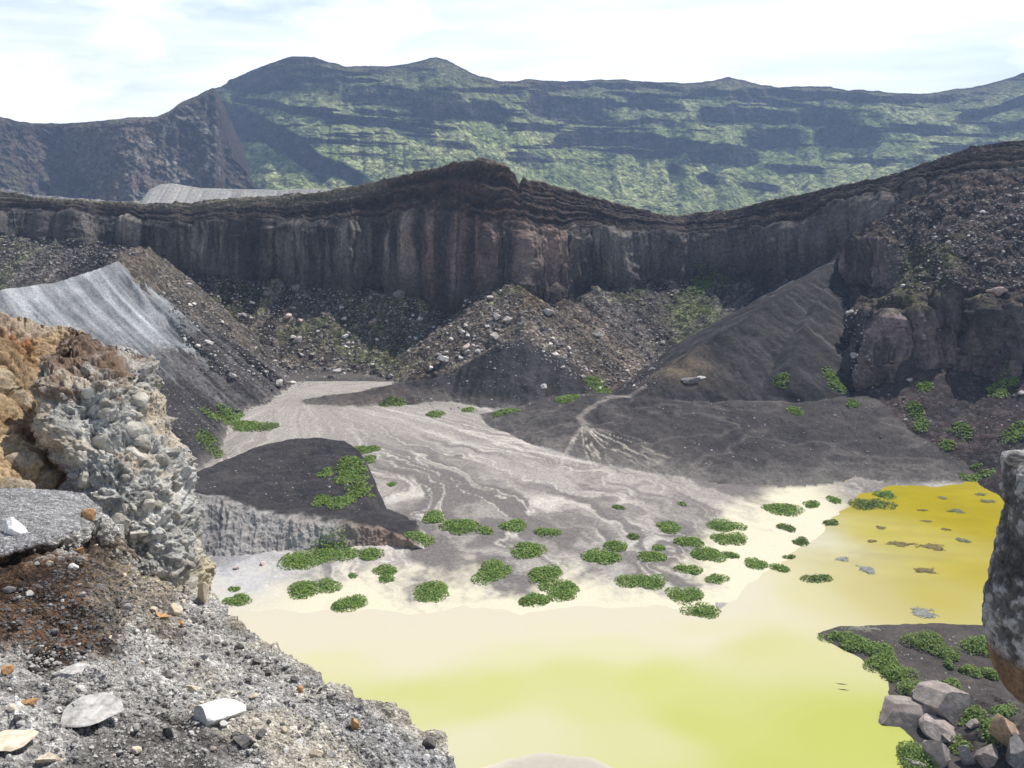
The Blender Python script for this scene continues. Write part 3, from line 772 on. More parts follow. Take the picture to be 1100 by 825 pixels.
green = green * (0.62 + 0.38 * lowm)
rockc = mixc(np.broadcast_to(np.array([.026, .022, .022]), V.shape), np.array([.085, .07, .063]), np.clip(0.35 + 0.9 * fbm(V * np.array([1, 1, 2.5]), 0.05, 4, 0.6, 90), 0, 1))
grc = mixc(np.broadcast_to(np.array([.19, .24, .085]), V.shape), np.array([.38, .41, .18]), np.clip(0.45 + 0.9 * fbm(V, 0.02, 4, 0.6, 91), 0, 1))
scrub = sst(0.1, 0.45, fbm(V, 0.14, 3, 0.6, 92))
grc = mixc(grc, np.array([.065, .075, .04]), scrub * 0.6)
cc = mixc(rockc, grc, green)
rdm = sst(0.12, 0.02, T + 0.03 * fbm(V, 0.03, 3, seed=93))
cc = mixc(cc, np.array([.09, .072, .05]), rdm * 0.6)
cc2 = np.concatenate([cc[:1], cc], 0)
tag(grid('caldera_wall', V2, cc2, M_FAR), kind='structure')

# left spur of the caldera, barer and nearer
sky_l = [(-300, 118), (-60, 118), (0, 126), (15, 129), (30, 132), (84, 132), (112, 129), (145, 126), (171, 125.5), (182, 119), (198, 108), (214, 101), (229, 94), (233, 99), (236, 112), (244, 148),
         (252, 165), (266, 188), (278, 204), (300, 222), (330, 240)]
Yl = [(-300, 1050), (0, 1020), (60, 1080), (120, 1010), (180, 1040), (229, 1080), (250, 1010), (330, 960)]
pl = np.arange(-300, 330, 0.9)
nr = 230; TT = np.linspace(0, 1, nr)[:, None]
pt = poly(sky_l, pl) + 0.9 * n1d(pl, 0.11, 98, 4)
PX = np.repeat(pl[None], nr, 0); PY = pt[None] * (1 - TT) + 262.0 * TT
Pn = np.stack([PX - 0.9 * PY, PY + 0.3 * PX, 0 * PX], -1)
rg1 = fbm(Pn, 0.045, 4, 0.55, 101, True); rg2 = fbm(Pn * np.array([1, .5, 1]), 0.16, 4, 0.6, 102, True)
dk = sst(20, 8, np.abs(PY + 5 * rg1 - 151)) * sst(140, 100, PX) * 0.9
dk = np.maximum(dk, sst(0.3, 0.6, rg1) * 0.7 * sst(1, .8, TT + 0 * PX))
slope_t = np.exp(np.log(0.58) * (1 - dk) + np.log(2.0) * dk) * np.exp(0.6 * rg2)
bq = (412.5 - PY) / FPX; kq = (bq * cp - sp) / (cp + bq * sp)
Yq = np.zeros(PX.shape); Yq[0] = poly(Yl, pl)
for i in range(1, nr):
    Yq[i] = Yq[i - 1] * (slope_t[i] - kq[i - 1]) / (slope_t[i] - kq[i])
    mean_ = np.convolve(np.pad(Yq[i], 20, mode='edge'), np.ones(41) / 41, mode='valid')
    Yq[i] += (mean_ - Yq[i]) * 0.02
V = pix(PX, PY, Yq)
T = TT + 0 * PX
V[..., 1] -= (9 * rg1 + 5 * rg2 + 5 * fbm(V, 0.06, 4, 0.65, 104)) * sst(0, 0.05, T)
bk = V[:1].copy(); bk[..., 1] += 90; bk[..., 2] -= 60
N = gnormals(V); N = np.where(N[..., 2:] < 0, -N, N)
f1 = fbm(V, 0.014, 4, 0.55, 105); f2 = fbm(V, 0.07, 4, 0.65, 106)
cc = mixc(np.broadcast_to(np.array([.055, .042, .038]), V.shape), np.array([.15, .112, .088]), np.clip(0.4 + 1.1 * f1, 0, 1))
cc = mixc(cc, np.array([.30, .275, .26]), np.exp(-((pl - 185) / 55.0) ** 2)[None] * sst(0.05, 0.4, f2) * sst(0.0, 0.2, T) * 0.9)
cc = mixc(cc, np.array([.085, .10, .045]), sst(0.62, 0.85, N[..., 2] + 0.2 * f2) * 0.4)
tag(grid('caldera_spur', np.concatenate([bk, V], 0), np.concatenate([cc[:1], cc], 0), M_FAR), kind='structure')

# land between the crater rim and the caldera wall: one broad sheet
gx, gy = np.meshgrid(np.linspace(-1600, 1600, 161), np.linspace(275, 2100, 91))
gz = np.maximum(14 - 0.12 * (gy - 275), -80) + 3 * fbm(np.stack([gx, gy, 0 * gx], -1), 0.01, 3, seed=110)
gz = np.where(gy < 330, gz - 6, gz)
cg = np.broadcast_to(np.array([.09, .10, .05]), gx.shape + (3,)).copy()
tag(grid('caldera_floor', np.stack([gx, gy, gz], -1), cg, M_FAR), kind='structure')

# ================================================================== DARK MOUND BY THE WASH
m_cr = [(150, 528, 124), (200, 512, 126), (240, 495, 131), (265, 485, 134), (290, 477, 136), (320, 471, 138), (345, 470, 138), (370, 474, 137), (385, 483, 134), (393, 506, 127), (399, 535, 121), (407, 556, 116), (440, 577, 111.5), (455, 587, 110.5), (472, 594, 111.8)]
m_bt = [(150, 545, 111), (205, 528, 114), (222, 533, 114), (240, 533, 114.5), (265, 545, 114), (300, 553, 113.5), (350, 561, 113), (380, 564, 112.5), (407, 565, 113), (440, 579, 110.8), (455, 589, 110), (472, 594.5, 111.6)]
m_bb = [(150, 612), (220, 604), (260, 602), (300, 598), (350, 596), (400, 592), (430, 590), (440, 591), (455, 592), (472, 595)]
def m_back(x):
    q = row(m_cr)(x); q[..., 1] += 9; q[..., 2] = 0.6; return q
def m_bot(x): return pixz(x, poly(m_bb, x), -0.25)
def m_low(x):
    q = m_bot(x); q[..., 1] -= 0.5; q[..., 2] -= 1.2; return q
pm = np.arange(150, 472, 0.7)
V, seg = loft([m_back, row(m_cr), row(m_bt), m_bot, m_low], pm, [26, 100, 90, 4])
S = seg[:, None] + 0 * V[..., 0]
n1_ = fbm(V, 0.3, 4, seed=121); n2_ = fbm(V, 1.2, 3, 0.6, 122)
PCm = np.stack([V[..., 0] + 0.5 * n1_, V[..., 2] * 0.22, 0 * V[..., 0]], -1)
fl = fbm(PCm, 0.55, 4, 0.55, 123, True)
bl = sst(1.95, 2.08, S) * sst(3.05, 2.9, S)
fade = sst(468, 436, pm)[None]
V[..., 1] -= bl * fade * (1.0 * fl + 0.35 * n1_ + 0.15 * n2_)
V[..., 2] += (1 - bl) * fade * (0.22 * n1_ + 0.05 * n2_) + bl * 0.1 * n2_
blc = mixc(np.broadcast_to(np.array([.17, .16, .15]), V.shape), np.array([.30, .285, .265]), np.clip(0.5 + 0.6 * n1_ + 0.4 * n2_, 0, 1))
wb = sst(350, 400, pm + 0)[None] + 0 * S
blc = mixc(blc, np.array([.17, .115, .085]), np.clip(wb + 0.3 * n1_, 0, 1) * 0.85)
tpc = mixc(np.broadcast_to(np.array([.028, .027, .029]), V.shape), np.array([.048, .044, .043]), np.clip(0.5 + 0.7 * n1_, 0, 1))
tpc = mixc(tpc, np.array([.085, .08, .075]), sst(0.5, 0.95, fbm(np.stack([V[..., 0] * 0.12, V[..., 2] * 2 + V[..., 1] * 0.25, 0 * S], -1), 1.2, 3, 0.5, 125, True)) * 0.35)
cm_ = mixc(tpc, blc, sst(1.94, 2.04, S + 0.03 * n2_))
cm_ = mixc(cm_, np.array([.34, .31, .27]), sst(2.8, 3.0, S + 0.08 * n1_) * 0.8)
cm_ = mixc(cm_, np.array([.34, .31, .27]), sst(440, 458, pm)[None] + 0 * S)
tag(grid('scoria_mound', V, np.concatenate([cm_, (0.2 - 0.08 * bl)[..., None]], -1), M_FLOOR), kind='structure')

# ================================================================== FOREGROUND, LEFT
T_ = [(-200, 520, 16.5), (0, 524, 17), (50, 526, 17.2), (90, 530, 17.5), (108, 546, 17.6), (150, 598, 19.2), (200, 630, 19.6), (235, 652, 19), (262, 676, 17.4), (300, 702, 15.6), (350, 737, 14.1),
      (400, 757, 13.1), (418, 762, 12.9), (428, 772, 12.7), (436, 782, 12.5), (450, 790, 12.3), (468, 801, 12.0), (476, 815, 11.7), (500, 858, 11.4), (560, 950, 11)]
R1_ = [(-200, 612, 12.8), (0, 592, 13.5), (30, 585, 13.8), (50, 578, 14.2), (80, 570, 15), (108, 556, 16.4), (150, 606, 18.8), (200, 637, 19), (235, 660, 18.2), (262, 684, 16.7), (300, 710, 15.0), (350, 745, 13.6), (400, 765, 12.7), (428, 780, 12.3),
       (450, 798, 12), (468, 810, 11.7), (500, 866, 11.2), (560, 955, 10.9)]
R2_ = [(-200, 634, 12.9), (0, 612, 13.6), (30, 606, 13.9), (50, 600, 14.3), (80, 592, 15.1), (108, 582, 16.3), (150, 616, 18.2), (200, 647, 18.2), (235, 670, 17.4), (262, 694, 16), (300, 720, 14.5), (350, 754, 13.2), (400, 774, 12.3), (428, 789, 12),
       (450, 806, 11.7), (468, 818, 11.5), (500, 874, 11), (560, 962, 10.8)]
R3_ = [(-200, 900, 6.6), (150, 900, 7.2), (300, 900, 8.0), (450, 915, 9.4), (500, 960, 9.5), (560, 1010, 9.5)]
def f_back(x):
    q = row(T_)(x); q[..., 1] += 4.0; q[..., 2] -= 7.5; q[..., 0] += 0.5; return q
def f_near(x):
    q = row(R3_)(x); q[..., 1] -= 5.5; q[..., 2] += 0.8; return q
pf = np.arange(-200, 560, 0.8)
V, seg = loft([f_back, row(T_), row(R1_), row(R2_), row(R3_), f_near], pf, [14, 70, 26, 330, 20])
S = seg[:, None] + 0 * V[..., 0]
N = gnormals(V)
N = np.where((N * (np.array([0, 0, CAM_H]) - V)).sum(-1, keepdims=True) < 0, -N, N)
g1 = fbm(V, 0.55, 3, seed=131); g2 = fbm(V, 1.9, 4, 0.55, 132); g3 = fbm(V, 6.5, 4, 0.62, 133)
F1, F2, FID = worley(V, 2.6, 3)
F1b, F2b, FIDb = worley(V, 7.5, 4)
led = (pf < 106)[None] & (S < 2.05)
am = np.where(led, 0.35, 1.0)
V = V + N * (am * (0.16 * g1 + 0.11 * g2 + 0.05 * g3 + 0.16 * np.clip(0.5 - F1, 0, 1) * (FID > 0.55)) + 0.05 * np.clip(0.5 - F1b, 0, 1) * (FIDb > 0.35))[..., None]
Pd = np.stack([V[..., 0] * 0.5 + V[..., 1] * 0.87, (V[..., 0] * 0.87 - V[..., 1] * 0.5) * 0.22, 0 * S], -1)
rill = fbm(Pd, 0.9, 4, 0.55, 135, True)
V = V + N * (np.where(led, 0.0, 1.0) * 0.13 * rill)[..., None]
# approximate picture row of each vertex, for placing the kinds of rock
rel = V - np.array([0, 0, CAM_H])
zc = rel[..., 1] * cp - rel[..., 2] * sp
pyv = 412.5 - FPX * (rel[..., 1] * sp + rel[..., 2] * cp) / np.maximum(zc, 0.1)
pxv = 550 + FPX * rel[..., 0] / np.maximum(zc, 0.1)
grey = mixc(np.broadcast_to(np.array([.20, .19, .178]), V.shape), np.array([.54, .52, .485]), np.clip(0.5 + 0.45 * g2 + 0.3 * g3 + 0.3 * rill, 0, 1))
buff = mixc(np.broadcast_to(np.array([.27, .235, .18]), V.shape), np.array([.58, .53, .43]), np.clip(0.45 + 0.6 * g2 + 0.5 * g3, 0, 1))
brown = mixc(np.broadcast_to(np.array([.045, .034, .028]), V.shape), np.array([.16, .095, .055]), np.clip(0.35 + 0.75 * g2 + 0.5 * g3, 0, 1))
ashc = mixc(np.broadcast_to(np.array([.24, .235, .235]), V.shape), np.array([.38, .375, .375]), np.clip(0.5 + 0.6 * g3 + 0.3 * g2, 0, 1))
dark = mixc(np.broadcast_to(np.array([.075, .07, .065]), V.shape), np.array([.17, .16, .148]), np.clip(0.45 + 0.6 * g2 + 0.5 * g3, 0, 1))
cf = grey
cf = mixc(cf, buff, np.clip(sst(-0.2, 0.5, g1 + 0.4 * g2) * sst(170, 240, pxv) * 0.85, 0, 1))
bluish = sst(300, 400, pxv) * sst(40, 8, np.abs(pyv - (700 + (pxv - 300) * 0.62) - 26) - 0)
cf = mixc(cf, np.array([.33, .33, .34]) * (1 + 0.5 * g3[..., None]), bluish * 0.75)
wj = 30 * g2 + 18 * g1
brm = sst(12, -12, np.abs(pyv - 640) - 62 + wj * 0.6) * sst(150, 105, pxv + wj * 0.7 + np.clip(650 - pyv, 0, 60) * -0.5)
cf = mixc(cf, brown, brm)
mid = sst(14, -10, np.abs(pyv - (635 + 0)) - 50 + wj * 0.5) * sst(215, 180, pxv + wj * 0.4) * sst(85, 125, pxv + wj * .3)
cf = mixc(cf, mixc(brown, buff, np.full(S.shape, 0.35)), mid * 0.85)
dkm = sst(20, -14, np.abs(pyv - 815) - 38 + wj * 0.5) * sst(250, 215, pxv + wj * .5) * sst(60, 120, pxv + wj)
cf = mixc(cf, dark, dkm * 0.9)
cf = np.where(led[..., None], ashc, cf)
sulf = np.exp(-(((pxv - 180) / 45) ** 2 + ((pyv - 615) / 16) ** 2)) * np.clip(0.6 + g2, 0, 1)
cf = mixc(cf, np.array([.62, .52, .32]), sulf * 0.8)
tag(grid('foreground_slope', V, cf, M_NEAR), kind='structure')

# ochre bank behind the ash ledge
o_t = [(-200, 325, 24), (-60, 333, 25), (0, 340, 26), (20, 344, 26.4), (45, 350, 27.2), (62, 351, 27.8), (90, 358, 27.8), (130, 400, 27)]
o_m = [(-200, 430, 21), (0, 430, 21.8), (30, 430, 22.8), (52, 430, 24.6), (90, 440, 25), (130, 460, 25)]
o_b = [(-200, 540, 17.0), (0, 536, 17.2), (35, 536, 18.0), (62, 538, 20.5), (90, 545, 21), (130, 580, 21)]
def o_back(x):
    q = row(o_t)(x); q[..., 1] += 3; q[..., 2] -= 3; return q
po = np.arange(-200, 130, 0.6)
V, seg = loft([o_back, row(o_t), row(o_m), row(o_b)], po, [10, 110, 110])
S = seg[:, None] + 0 * V[..., 0]
N = gnormals(V)
N = np.where((N * (np.array([0, 0, CAM_H]) - V)).sum(-1, keepdims=True) < 0, -N, N)
F1c, F2c, FIDc = worley(V, 3.4, 7)
g1 = fbm(V, 0.5, 3, seed=141); g2 = fbm(V, 1.5, 4, 0.55, 142); g3 = fbm(V, 5, 4, 0.6, 143)
F1, F2, FID = worley(V * np.array([1, 1, 1.3]), 1.5, 6)
lump = 0.6 * np.sqrt(np.clip(1 - (F1 / .6) ** 2, 0, 1)) * (FID > 0.55)
V = V + N * (0.30 * g1 + 0.16 * g2 + 0.06 * g3 + 0.40 * lump + 0.10 * np.sqrt(np.clip(1 - (F1c / .6) ** 2, 0, 1)) * (FIDc > 0.5) - 0.16 * sst(0.45, 0.8, fbm(V, 0.8, 3, 0.5, 144, True)))[..., None]
oc = mixc(np.broadcast_to(np.array([.27, .18, .10]), V.shape), np.array([.46, .35, .215]), np.clip(0.5 + 0.7 * g2 + 0.3 * g3, 0, 1))
oc = mixc(oc, np.array([.30, .145, .06]), sst(1.9, 1.3, S + 0.3 * g1) * sst(60, 30, po)[None] * np.clip(0.7 + 0.7 * g2, 0, 1))
oc = mixc(oc, np.array([.36, .31, .25]), sst(1.12, 1.02, S + 0.06 * g1) * 0.7)
oc = mixc(oc, np.array([.40, .36, .29]), sst(0.1, 0.4, lump + 0.1 * g2) * sst(1.5, 2.2, S) * 0.6)
oc = mixc(oc, np.array([.16, .12, .08]), sst(0.35, 0.75, fbm(V, 0.8, 3, 0.5, 144, True)) * 0.5)
tag(grid('ochre_bank', V, oc, M_CRUST), kind='structure')

# ------------------------------------------------------------------ solid rocks made of stacked outlines
def column_rock(name, prof, depth, mat, colf, dispf, nlev, nang=300, sq=0.8):
    """prof: (py, left px, right px, Y) from top to bottom; a closed solid with super-ellipse sections"""
    prof = sorted(prof)
    lv = np.linspace(prof[0][0], prof[-1][0], nlev)
    l = np.interp(lv, [p[0] for p in prof], [p[1] for p in prof])
    r = np.interp(lv, [p[0] for p in prof], [p[2] for p in prof])
    yy = np.interp(lv, [p[0] for p in prof], [p[3] for p in prof])
    PL, PRr = pix(l, lv, yy), pix(r, lv, yy)
    cen = (PL + PRr) / 2; rx = (PRr[:, 0] - PL[:, 0]) / 2
    ang = np.linspace(0, 2 * np.pi, nang, endpoint=False)
    ca, sa = np.cos(ang), np.sin(ang)
    se = lambda v: np.sign(v) * np.abs(v) ** sq
    V = np.zeros((nlev, nang, 3))
    V[..., 0] = cen[:, 0:1] + rx[:, None] * se(ca)[None]
    V[..., 1] = cen[:, 1:2] + (np.minimum(depth, rx * 1.6))[:, None] * se(sa)[None]
    V[..., 2] = cen[:, 2:3]
    N = gnormals(V)
    out = V - cen[:, None]
    N = np.where((N * out).sum(-1, keepdims=True) < 0, -N, N)
    V, cl_ = dispf(V, N, lv), None
    colr = colf(V, N, lv)
    topc = V[0].mean(0, keepdims=True)[None].repeat(nang, 1); botc = V[-1].mean(0, keepdims=True)[None].repeat(nang, 1)
    V = np.concatenate([topc, V, botc], 0)
    colr = np.concatenate([colr[:1], colr, colr[-1:]], 0)
    idx = np.arange(V.shape[0] * nang).reshape(-1, nang); idx = np.concatenate([idx, idx[:, :1]], 1)
    F = np.stack([idx[:-1, :-1], idx[1:, :-1], idx[1:, 1:], idx[:-1, 1:]], -1).reshape(-1, 4)
    return obj(name, mesh_np(name, V.reshape(-1, 3), F, colr.reshape(-1, 3)), mat)

pil = [(349, 66, 84, 23.0), (356, 55, 95, 22.8), (366, 52, 108, 22.6), (382, 50, 128, 22.3), (393, 50, 151, 22.1), (410, 51, 156, 21.8), (440, 56, 161, 21.4),
       (460, 62, 178, 21.1), (480, 70, 189, 20.8), (500, 78, 197, 20.5), (530, 82, 205, 20.2), (560, 90, 214, 20.0), (590, 96, 217, 19.8), (620, 104, 224, 19.6),
       (645, 112, 232, 19.4), (700, 118, 250, 18.9)]
pst = {}
def pil_disp(V, N, lv):
    F1, F2, FID = worley(V * np.array([1, 1, 1.15]), 1.15, 8)
    F1b, F2b, FIDb = worley(V * np.array([1, 1, 1.1]), 2.5, 9)
    F1c, _, FIDc = worley(V * np.array([1, 1, 1.1]), 5.2, 10)
    g1 = fbm(V, 0.45, 3, seed=151); g2 = fbm(V * np.array([1, 1, 1.8]), 1.6, 4, 0.55, 152); g3 = fbm(V, 6, 4, 0.62, 153)
    dome = lambda F, r: np.sqrt(np.clip(1 - (F / r) ** 2, 0, 1))
    hang = sst(0.1, 0.9, fbm(V * np.array([.5, .5, 1.4]), 0.9, 3, 0.5, 154, True))
    lay = fbm(V * np.array([.35, .35, 2.4]), 0.8, 4, 0.55, 155, True)
    d = (0.30 * g1 + 0.25 * fbm(V * np.array([1, 1, 1.2]), 1.2, 6, 0.62, 156) + 0.12 * fbm(V, 2.6, 4, 0.6, 157, True) + 0.05 * g3 + 0.16 * dome(F1, .75) * (FID > 0.5) + 0.10 * lay
         - 0.06 - 0.22 * hang * sst(380, 420, lv)[:, None] - 0.22 - 0.12 * sst(440, 380, lv)[:, None])
    pst.update(g1=g1, g2=g2, g3=g3, F=FID, hang=hang)
    return V + N * d[..., None]
def pil_col(V, N, lv):
    g1, g2, g3 = pst['g1'], pst['g2'], pst['g3']
    L_ = lv[:, None] + 0 * g1
    c_ = mixc(np.broadcast_to(np.array([.24, .235, .215]), V.shape), np.array([.52, .51, .475]), np.clip(0.5 + 0.6 * g2 + 0.5 * g3, 0, 1))
    och = sst(0.0, 0.5, g1 * 0.8 + 0.5 * g2) * 0.45
    c_ = mixc(c_, np.array([.40, .28, .14]), och)
    c_ = mixc(c_, np.array([.17, .105, .065]), sst(405, 372, L_ + 30 * g2) * 0.85)
    xr = V[..., 0] - V[..., 0].mean(1, keepdims=True)
    c_ = mixc(c_, np.array([.17, .10, .06]), sst(-0.3, -1.5, xr + 0.4 * g1) * sst(520, 470, L_) * 0.85)  # dark brown left side, with part of its shade put into the colour
    c_ = mixc(c_, np.array([.45, .36, .20]), sst(575, 620, L_ + 20 * g2) * 0.65)
    return c_
o = column_rock('rock_pillar', pil, 1.9, M_CRUST, pil_col, pil_disp, 420, 420)
tag(o, 'tall knobbly pale grey crusted rock pillar beside the ochre bank', 'rock pillar')

rr_ = [(494, 1098, 1150, 14.0), (503, 1087, 1180, 14.0), (520, 1081, 1200, 14.0), (545, 1079, 1210, 13.9), (556, 1083, 1215, 13.9), (590, 1074, 1220, 13.8), (620, 1067, 1220, 13.7),
       (650, 1061, 1220, 13.6), (680, 1061, 1220, 13.6), (700, 1066, 1220, 13.5), (720, 1071, 1220, 13.5), (740, 1077, 1220, 13.4), (757, 1090, 1220, 13.3), (772, 1108, 1220, 13.2), (800, 1135, 1225, 13.0), (900, 1150, 1260, 12.4), (1100, 1160, 1300, 11)]
rst = {}
def rr_disp(V, N, lv):
    g1 = fbm(V, 0.7, 3, seed=161); g2 = fbm(V, 2.4, 4, 0.55, 162); g3 = fbm(V, 8, 4, 0.6, 163)
    F1, _, FID = worley(V, 3.2, 11)
    rst.update(g1=g1, g2=g2, g3=g3)
    lo = sst(690, 720, lv)[:, None]
    return V + N * (-0.10 + 0.07 * g1 + (0.07 * g2 + 0.03 * g3 + 0.09 * np.clip(0.5 - F1, 0, 1) * (FID > .4)) * (1 - 0.6 * lo))[..., None]
def rr_col(V, N, lv):
    g1, g2, g3 = rst['g1'], rst['g2'], rst['g3']
    c_ = mixc(np.broadcast_to(np.array([.075, .068, .065]), V.shape), np.array([.19, .18, .168]), np.clip(0.5 + 0.6 * g2 + 0.4 * g3, 0, 1))
    c_ = mixc(c_, np.array([.40, .39, .375]), sst(0.15, 0.5, 0.6 * g2 + 0.75 * g3 + 0.3 * g1) * 0.9)
    tan = mixc(np.broadcast_to(np.array([.27, .17, .10]), V.shape), np.array([.16, .10, .065]), np.clip(0.5 + 0.9 * fbm(V * np.array([1, 1, .25]), 4, 3, 0.5, 164), 0, 1))
    return mixc(c_, tan, sst(692, 712, lv[:, None] + 10 * g2 + 5 * g3))
o = column_rock('rock_outcrop', rr_, 1.0, M_CRUST, rr_col, rr_disp, 360, 360, 0.85)
tag(o, 'dark lichen-spotted rock outcrop with tan underside at right edge of view', 'rock outcrop')

# ================================================================== LOOSE ROCKS
def ico(sub):
    t_ = (1 + 5 ** 0.5) / 2
    v = [(-1, t_, 0), (1, t_, 0), (-1, -t_, 0), (1, -t_, 0), (0, -1, t_), (0, 1, t_), (0, -1, -t_), (0, 1, -t_), (t_, 0, -1), (t_, 0, 1), (-t_, 0, -1), (-t_, 0, 1)]
    v = [Vector(a).normalized() for a in v]
    f = [(0, 11, 5), (0, 5, 1), (0, 1, 7), (0, 7, 10), (0, 10, 11), (1, 5, 9), (5, 11, 4), (11, 10, 2), (10, 7, 6), (7, 1, 8), (3, 9, 4), (3, 4, 2), (3, 2, 6), (3, 6, 8), (3, 8, 9), (4, 9, 5), (2, 4, 11), (6, 2, 10), (8, 6, 7), (9, 8, 1)]
    for _ in range(sub):
        cache = {}; nf = []
        def midp(a, b):
            k = (min(a, b), max(a, b))
            if k not in cache:
                v.append(((v[a] + v[b]) / 2).normalized()); cache[k] = len(v) - 1
            return cache[k]
        for a, b, c in f:
            ab, bc, ca_ = midp(a, b), midp(b, c), midp(c, a)
            nf += [(a, ab, ca_), (b, bc, ab), (c, ca_, bc), (ab, bc, ca_)]
        f = nf
    return np.array([tuple(a) for a in v]), np.array(f)
ICO = {k: ico(k) for k in (1, 2, 3, 4)}

def rock_shape(sub, seed, cuts=9, squash=(1, 0.8, 0.7), rough=0.10, keep=0.45, hi=0.86):
    rg = np.random.default_rng(seed)
    v, f = ICO[sub]; v = v.copy()
    for _ in range(cuts):
        n = rg.normal(size=3); n /= np.linalg.norm(n)
        d = rg.uniform(keep, hi)
        e = np.maximum(v @ n - d, 0)
        v = v - e[:, None] * n
    v = v + v * (fbm(v, 1.6, 3, 0.5, seed % 50)[:, None] * rough)
    return v * np.array(squash), f

def rock_mesh(name, sub, seed, mat, **k):
    v, f = rock_shape(sub, seed, **k)
    me = mesh_np(name, v, f, flat=True)
    me.materials.append(mat)
    return me

bpy.context.view_layer.update()
deps = bpy.context.evaluated_depsgraph_get()
def cast_px(px, py):
    a = (px - 550.0) / FPX; b = (412.5 - py) / FPX
    d = Vector((a, cp + b * sp, b * cp - sp)).normalized()
    hit, loc, nor, _, ob, _ = SC.ray_cast(deps, Vector((0, 0, CAM_H)), d)
    return (loc, nor, ob) if hit else None
def cast_dn(x, y, zt=70.0):
    hit, loc, nor, _, ob, _ = SC.ray_cast(deps, Vector((x, y, zt)), Vector((0, 0, -1)))
    return loc.z if hit else 0.0

placed = []     # every rock and plant is placed before any of them can be hit by a later ray
def put(me, px, py, wpx, label, cat, group=None, name='boulder', rz=None, sz=(1, 1, 1), sink=0.25, tilt=0.25, hr=0.6):
    h = cast_px(px, py)
    if h is None: return None
    loc = h[0]
    dist = (loc - Vector((0, 0, CAM_H))).length
    s = wpx / 2 * dist / FPX
    placed.append((me, loc, s, label, cat, group, name, rz, sz, sink, tilt, hr))

def flush():
    for me, loc, s, label, cat, group, name, rz, sz, sink, tilt, hr in placed:
        o = bpy.data.objects.new(name, me); C.objects.link(o)
        o.scale = (s * sz[0], s * sz[1], s * sz[2])
        o.location = loc + Vector((0, 0, s * hr * (0.6 - sink)))
        o.rotation_euler = (random.uniform(-tilt, tilt), random.uniform(-tilt, tilt), random.uniform(0, 6.28) if rz is None else rz)
        tag(o, label, cat, group)
    placed.clear()

B_P = [rock_mesh('boulder', 2, 200 + k, M_BOULDER, cuts=12) for k in range(7)]
B_D = [rock_mesh('boulder', 2, 230 + k, M_BOULDER_D, cuts=12) for k in range(5)]
B_K = [rock_mesh('boulder', 2, 250 + k, M_BOULDER_P, cuts=12) for k in range(3)]

